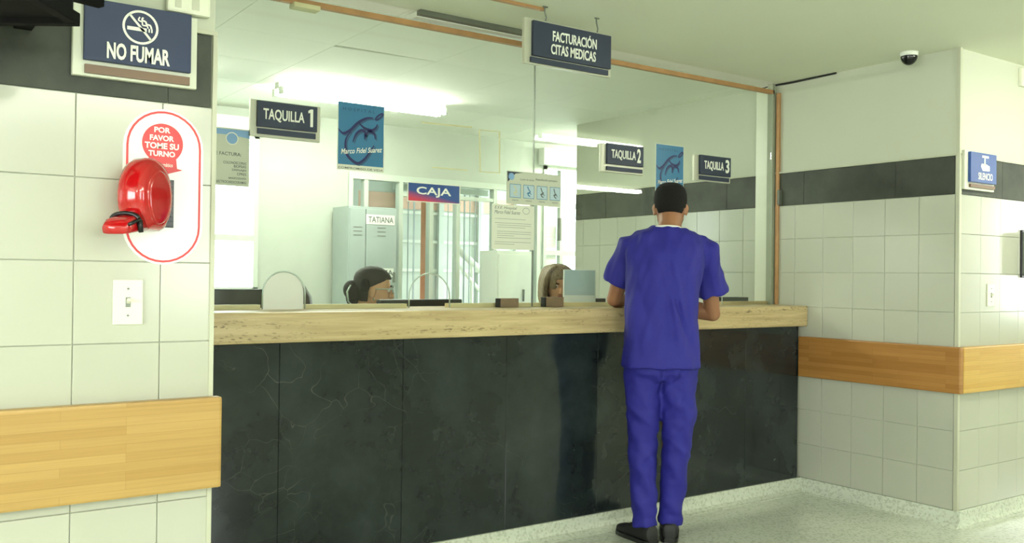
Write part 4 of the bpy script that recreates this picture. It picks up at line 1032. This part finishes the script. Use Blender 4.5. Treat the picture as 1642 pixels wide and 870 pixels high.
for sh, el, wr in ((shL, elL, wrL), (shR, elR, wrR)):
    sh = sh-Z*.018; inn = sh.lerp(L(.03, .07, 1.38), .45)
    tube(bm, [inn, sh, sh.lerp(el, .4), sh.lerp(el, .8), el], [.04, .042, .042, .040, .038], 16)
    ball(bm, el, (.040, .040, .038), 12)
    tube(bm, [el, el.lerp(wr, .25), el.lerp(wr, .6), wr], [.037, .044, .036, .026], 16)
hand(bm, wrL, Vector((.95, -.05, -.05)), Vector((.05, -.95, 0)), -Z, .35)
hand(bm, wrR, Vector((-.42, .75, -.06)), Vector((-.8, -.45, 0)), -Z, .75)
for s, ank, kx in ((-1, aL, -.085), (1, aR, .085)):
    hip = L(s*.085, 0, .86); kn = (hip+ank)/2+f_*.02
    tube(bm, [hip, hip.lerp(kn, .5), kn, kn.lerp(ank, .4), ank, ank-Z*.055], [.085, .075, .055, .052, .037, .035], 16)
body = evaluated(obj('body', bm, M_SKIN, man), .0042, 3)
sockets(body, Hm, base)
face_parts(man, Hm)
def hk(x, y, z):
    w_ = 0.0
    if z < .060+w_: return False
    if y > .078: return z > .178+w_
    if y > .030: return z > .120+w_+(.04 if y > .06 else 0) and (abs(x) > .03 or z > .15)
    if y > -.03: return z > .128+w_
    return z > (.066 if y < -.05 else .10)+w_
hair = hair_shell(man, Hm, hk, M_HAIRB, .0065)
bm = new()
loft(bm, [(P(0, .032, z), Hm[1], Hm[2], hw+.0015, .052+.0015, 2.3) for z, hw in ((.004, .032), (.018, .046), (.04, .0565), (.06, .0640))], 28, caps=False)
bmesh.ops.delete(bm, geom=[fa for fa in bm.faces if (fa.calc_center_median()-P(0, .0, 0)).dot(Hm[2]) > .085], context='FACES')
bmesh.ops.solidify(bm, geom=list(bm.faces), thickness=.003); obj('beard', bm, M_HAIRB, man, smooth=True)
# scrub top
bm = new()
tb = [(.828, .187, .150, 0, .0), (.86, .184, .146, 0, .0), (.95, .176, .138, 0, .01), (1.06, .172, .132, 0, .02), (1.18, .178, .132, .01, .04), (1.29, .186, .134, .02, .055), (1.375, .190, .122, .025, .068), (1.43, .184, .100, .028, .075), (1.468, .160, .082, .030, .08), (1.490, .108, .070, .031, .082), (1.503, .072, .064, .031, .084)]
loft(bm, [(L(c1, c2, z), r_, f_, w_, d_, 2.5) for z, w_, d_, c1, c2 in tb], 36)
for sh, el, out in ((shL, elL, -1), (shR, elR, 1)):
    inn = sh.lerp(L(.03, .07, 1.37), .55)
    h1 = sh.lerp(el, .70)+r_*out*.012
    d_ = (h1-sh).normalized()
    tube(bm, [inn-Z*.02, sh-r_*out*.03-Z*.012, sh-Z*.018, sh.lerp(h1, .5), h1], [.066, .070, .068, .067, .076], 24)
top_ = evaluated(obj('scrub_top', bm, M_SCRUB, man), .0065, 11)
def fold_fn(p):
    q = p-base; a, b, z = q.dot(r_), q.dot(f_), q.z
    v = noise.noise(Vector((a*16+z*4, b*14, z*3.2)))*1.0 + noise.noise(Vector((a*30-z*9, b*22, z*8)))*.45
    # drapes falling from the right shoulder to the left hip
    wv = max(0, math.sin(math.pi*min(1, max(0, (z-.90)/.46))))
    v += 1.3*wv*math.exp(-((a+.045-(1.36-z)*.34+.03*math.sin(z*9))/.020)**2) + 1.0*wv*math.exp(-((a-.05-(1.30-z)*.22)/.014)**2) - .9*wv*math.exp(-((a+.01-(1.33-z)*.36)/.012)**2)
    return v*(.55+.45*min(1, abs(z-.83)*8))
folds(top_, base, .0145, fold_fn)
bm = new(); c = L(.031, .083, 1.500)
tube(bm, [c+r_*(.066*math.cos(k*math.pi/12))+f_*(.060*math.sin(k*math.pi/12))+Z*(.008*math.sin(-k*math.pi/12)) for k in range(25)], .005, 8); obj('undershirt_collar', bm, M_WHITE, man, smooth=True)
# trousers
bm = new()
loft(bm, [(L(0, 0, z), r_, f_, w_, d_, 2.5) for z, w_, d_ in ((.765, .120, .085), (.80, .165, .115), (.88, .170, .122), (.95, .155, .115))], 32)
for s, ank in ((-1, aL), (1, aR)):
    hip = L(s*.083, 0, .83); kn = L(s*.092+.004, .012, .46); kn = kn.lerp(hip.lerp(ank, .5), .4); kn.z = .47
    an = ank.copy(); an.z = .075
    tube(bm, [hip, hip.lerp(kn, .5), kn, kn.lerp(an, .5), an.lerp(kn, .12), an], [.094, .086, .070, .062, .056, .060], 28)
tr = evaluated(obj('trousers', bm, M_SCRUB, man), .0065, 4)
def fold_leg(p):
    q = p-base; a, b, z = q.dot(r_), q.dot(f_), q.z
    k = 1.4 if z < .2 else 1
    v = noise.noise(Vector((a*9, b*9, z*11+a*14)))*.9 + noise.noise(Vector((a*20, b*20, z*26)))*.4*k
    v += .35*math.exp(-((z-.47-a*.9)/.020)**2) + .3*math.exp(-((z-.52+a*.8)/.016)**2) + .5*math.exp(-((z-.70-a*1.6)/.018)**2)*(a > 0) - .8*math.exp(-(a/.012)**2)*(1 if z > .7 else 0)
    return v
folds(tr, base, .012, fold_leg)
for ank, az in ((aL, 6), (aR, 44)):
    az = math.radians(az); d = Vector((math.sin(az), math.cos(az), 0)); s = Vector((math.cos(az), -math.sin(az), 0)); p = Vector((ank.x, ank.y, 0))
    bm = new(); tube(bm, [p+Z*.05, p+Z*.115], [.038, .038], 16); obj('sock', bm, M_WHITE, man, smooth=True)
    bm = new()
    prof = [(-.070, .022, .050), (-.062, .034, .080), (-.03, .040, .098), (.02, .041, .096), (.06, .043, .080), (.10, .047, .062), (.14, .047, .052), (.175, .040, .045), (.198, .022, .034)]
    loft(bm, [(p+d*y+Z*(.016+h/2-.008), s, Z, w_, h/2-.002, 2.6) for y, w_, h in prof], 24)
    sh = evaluated(obj('shoe', bm, mat('shoe_black', (16, 16, 17), .6, bump=.2, scale=80), man), .004, 3)
    bm = new(); pts = [(p+d*y, w_+.003) for y, w_, h in prof]
    out = [q_+s*w_ for q_, w_ in pts]+[q_-s*w_ for q_, w_ in reversed(pts)]
    lo = [bm.verts.new(q_+Z*.001) for q_ in out]; hi = [bm.verts.new(q_+Z*.020) for q_ in out]; bm.faces.new(lo); bm.faces.new(hi)
    for k in range(len(out)): bm.faces.new((lo[k], lo[(k+1) % len(out)], hi[(k+1) % len(out)], hi[k]))
    obj('sole', bm, M_BLACK, sh)
    bm = new()
    for k in range(4): y = .035+k*.022; h = .092-k*.010; tube(bm, [p+d*y-s*.022+Z*(h-.004), p+d*(y+.004)+Z*(h+.006), p+d*y+s*.022+Z*(h-.004)], .0028, 6)
    obj('laces', bm, M_BLACK, sh)
# paper and pen under his hands
bm = new(); obox(bm, Vector((3.36, 3.60, ZTOP+.0012)), Vector((.94, -.34, 0)), Vector((.34, .94, 0)), Z, .12, .085, .0008)
tag(obj('paper_form', bm, M_WHITE), 'white paper on the counter under the man\'s hands', 'paper')
bm = new(); tube(bm, [(3.265, 3.575, ZTOP+.008), (3.31, 3.535, ZTOP+.07), (3.335, 3.51, ZTOP+.12)], [.0015, .0045, .0045], 8)
tag(obj('pen', bm, M_NAVY), 'blue pen held in the man\'s right hand', 'pen')

# ------------------------------------------------------------------ seated clerks
def clerk(c, az, pitch, skin, top_m, label, lean=0.0):
    """c: point at the chin level under the head centre"""
    c = Vector(c); f = Vector((math.sin(az), math.cos(az), 0)); r = Vector((math.cos(az), -math.sin(az), 0))
    b0 = c-f*.04; b0.z = 0; sc = .95
    t = thing('person', label, 'person', b0)
    H = head_frame(c, az, pitch); P = H[0]; zc = c.z; bm = new(); head_bm(bm, H, sc)
    def Q(a, b, z): return b0+r*a+f*b+Z*z
    tube(bm, [Q(0, 0, zc-.12), Q(0, .005, zc-.04), P(0, -.03, .02), P(0, -.015, .07)], [.058, .047, .047, .050], 18)
    loft(bm, [(Q(0, 0, zc+z), r, f, w_, d_, 2.4) for z, w_, d_ in ((-.60, .15, .10), (-.42, .12, .09), (-.25, .15, .10), (-.15, .15, .08), (-.09, .08, .06))], 24)
    arms = []
    for s in (-1, 1):
        sh = Q(s*.155, 0, zc-.15); el = Q(s*.20, .12, .80+.04); wr = Q(s*.12, .32, .80)
        tube(bm, [sh, el, el.lerp(wr, .3), wr], [.042, .036, .036, .024], 14); arms.append((sh, el)); hand(bm, wr, f, -r*s, -Z, .5, .9)
        hp = Q(s*.09, .05, .50); kn = Q(s*.10, .42, .50); an = Q(s*.10, .40, .08)
        tube(bm, [hp, kn, an, an-Z*.05], [.075, .055, .035, .035], 14); ball(bm, kn, (.055,)*3, 10)
    o = evaluated(obj('body', bm, skin, t), .0048, 3); sockets(o, H, b0, sc); face_parts(t, H, sc)
    bm = new()
    loft(bm, [(Q(0, 0, zc+z), r, f, w_, d_, 2.4) for z, w_, d_ in ((-.66, .17, .13), (-.42, .14, .12), (-.25, .165, .125), (-.15, .165, .10), (-.10, .10, .075), (-.085, .07, .062))], 28)
    for sh, el in arms: tube(bm, [sh.lerp(Q(0, 0, zc-.2), .5), sh, sh.lerp(el, .55)], [.06, .056, .056], 18)
    evaluated(obj('blouse', bm, top_m, t), .009, 4)
    bm = new()
    for s in (-1, 1): tube(bm, [Q(s*.05, 0, .52), Q(s*.09, .05, .51), Q(s*.10, .42, .50), Q(s*.10, .43, .44), Q(s*.10, .40, .12)], [.10, .095, .075, .07, .055], 18)
    evaluated(obj('trousers', bm, mat('clerk_trousers', (40, 42, 52), .8), t), .010, 3)
    for s in (-1, 1):
        bm = new(); p = Q(s*.10, .38, 0); loft(bm, [(p+f*y+Z*(h/2+.001), r, Z, w_, h/2, 2.6) for y, w_, h in ((-.05, .02, .05), (-.03, .033, .075), (.04, .036, .065), (.11, .038, .045), (.16, .02, .03))], 16); obj('shoe', bm, M_BLACK, t, smooth=True)
    return t, H, b0, sc
# clerk 1: profile toward the right, dark hair gathered in a bun, glasses
c1 = PY(596, 486, 4.32)
M_BLOUSE = mat('blouse_white', (206, 210, 204), .7)
az1 = math.radians(112)
t1, H1, b1, sc = clerk((c1.x, c1.y, PY(596, 428, 4.32).z-.236*.95), az1, .06, M_SKIN2 if False else mat('skin_olive', (204, 158, 120), .5, var=.05, scale=20), M_BLOUSE, 'clerk with dark tied hair and glasses seated in profile behind the glass')
def hk1(x, y, z):
    if y > .062: return z > .180
    if y > -.032: return z > .124+(y+.032)*.50
    return z > .045
hair_shell(t1, H1, hk1, M_HAIRD, .011, sc)
P = H1[0]
bm = new(); ball(bm, P(-.0, -.108, .10), (.045, .045, .05), 20); ball(bm, P(-.03, -.10, .06), (.035, .035, .045), 16); obj('hair_bun', bm, M_HAIRD, t1, smooth=True)
bm = new(); ball(bm, P(.066, -.050, .128), (.026, .036, .040), 16); obj('hair_side', bm, M_HAIRB, t1, smooth=True)
bm = new(); tube(bm, [P(.058, -.118, .125), P(.060, -.135, .09), P(.055, -.125, .04), P(.045, -.10, .02)], [.004, .005, .005, .003], 8); obj('hair_clip', bm, M_RIM, t1, smooth=True)
g = obj('glasses', (lambda bm: (tube(bm, [P(.078, -.002, .112), P(.075, .05, .116), P(.068, .098, .118)], .0028, 8), tube(bm, [P(-.078, -.002, .112), P(-.075, .05, .116), P(-.068, .098, .118)], .0028, 8),
    [tube(bm, [P(s*.034+.027*math.cos(k*math.pi/8), .104-.006*abs(math.cos(k*math.pi/8)), .115+.020*math.sin(k*math.pi/8)) for k in range(17)], .0022, 6) for s in (-1, 1)],
    tube(bm, [P(-.008, .106, .118), P(.008, .106, .118)], .0022, 6), bm)[-1])(new()), M_RIM, t1, smooth=True)
bm = new(); tube(bm, [P(.083, .0, .066), P(.084, .002, .055)], .004, 8); obj('earring', bm, M_RIM, t1, smooth=True)
# her chair
bx_, by_ = b1.x, b1.y; f1 = Vector((math.sin(az1), math.cos(az1), 0)); r1 = Vector((math.cos(az1), -math.sin(az1), 0))
t = thing('office_chair', 'dark brown leather office chair behind the clerk with glasses', 'chair', (bx_, by_, 0))
bc = Vector((bx_, by_, 0))-f1*.205; zt1 = PY(548, 456, 4.4).z
M_LEATH = mat('brown_leather', (50, 32, 26), .4, bump=.2)
bm = new(); loft(bm, [(bc-f1*.03*k+Z*z, r1, f1, w_, .03, 3) for k, (z, w_) in enumerate(((.56, .19), (.75, .21), (.95, .205), (zt1-.06, .17), (zt1-.01, .12), (zt1, .08)))], 24); obj('backrest', bm, M_LEATH, t, smooth=True)
bm = new(); loft(bm, [(Vector((bx_, by_, 0))+f1*.05+Z*z, r1, f1, w_, w_, 3.5) for z, w_ in ((.40, .20), (.42, .23), (.45, .225))], 24); obj('seat', bm, M_LEATH, t, smooth=True)
bm = new(); cyl(bm, (bx_, by_, .06), (bx_, by_, .41), .025); obj('gas_column', bm, M_BLACK, t)
bm = new()
for k in range(5): a = k*2*math.pi/5; cyl(bm, (bx_, by_, .08), (bx_+.26*math.cos(a), by_+.26*math.sin(a), .055), .018, 8); ball(bm, (bx_+.26*math.cos(a), by_+.26*math.sin(a), .027), (.026, .026, .026), 8)
obj('base', bm, M_BLACK, t)
bm = new(); tube(bm, [bc-f1*.0+Z*.60-f1*.045, bc-f1*.03+Z*.42, Vector((bx_, by_, .40))], .02, 8); obj('back_support', bm, M_BLACK, t)
# clerk 2: streaked hair, face turned down toward the display
c2 = PY(893, 486, 4.46); az2 = math.radians(205)
t2, H2, b2, sc = clerk((c2.x, c2.y, PY(885, 424, 4.46).z-.236*.95), az2, .22, M_SKIN2, mat('blouse_grey', (120, 126, 130), .7), 'fair haired clerk looking down beside the small grey display')
def hk2(x, y, z):
    if y > .055: return z > .168 or (x > .035 and z > .10)
    if y > .02: return z > .12
    return z > .02
hair_shell(t2, H2, hk2, M_HAIRL, .013, sc)
P = H2[0]; bm = new()
for s in (-1, 1):
    for k in range(5):
        y0 = .05-.03*k
        tube(bm, crom([P(s*.02, y0*.6, .226-.004*k), P(s*.068, y0*.9, .19), P(s*.089, y0, .12), P(s*.088, y0-.005, .05), P(s*.078, y0-.015, -.02), P(s*(.072-.01*k), y0-.02, -.09)], 3), [.012+.008*min(1, i/4)-.008*max(0, (i-10)/6) for i in range(16)], 10)
for k in range(5): tube(bm, crom([P((k-2)*.025, -.07, .20), P((k-2)*.03, -.10, .12), P((k-2)*.03, -.095, .03), P((k-2)*.026, -.09, -.08)], 3), [.02]*9+[.012], 10)
o = obj('hair_locks', bm, M_HAIRL, t2); evaluated(o, .006, 3)
t = thing('office_chair', 'dark office chair behind the fair haired clerk, hidden by the counter', 'chair', (b2.x, b2.y, 0))
f2 = Vector((math.sin(az2), math.cos(az2), 0)); r2 = Vector((math.cos(az2), -math.sin(az2), 0)); bc = Vector((b2.x, b2.y, 0))-f2*.21
bm = new(); loft(bm, [(bc+Z*z, r2, f2, w_, .03, 3) for z, w_ in ((.56, .19), (.75, .21), (.92, .19), (.98, .13))], 24); obj('backrest', bm, M_LEATH, t, smooth=True)
bm = new(); loft(bm, [(Vector((b2.x, b2.y, 0))+f2*.05+Z*z, r2, f2, w_, w_, 3.5) for z, w_ in ((.40, .20), (.42, .23), (.45, .225))], 24); obj('seat', bm, M_LEATH, t, smooth=True)
bm = new(); cyl(bm, (b2.x, b2.y, .06), (b2.x, b2.y, .41), .025)
for k in range(5): a = k*2*math.pi/5; cyl(bm, (b2.x, b2.y, .08), (b2.x+.26*math.cos(a), b2.y+.26*math.sin(a), .055), .018, 8)
obj('base', bm, M_BLACK, t)
bm = new(); tube(bm, [bc+Z*.60-f2*.03, bc-f2*.02+Z*.42, Vector((b2.x, b2.y, .40))], .02, 8); obj('back_support', bm, M_BLACK, t)
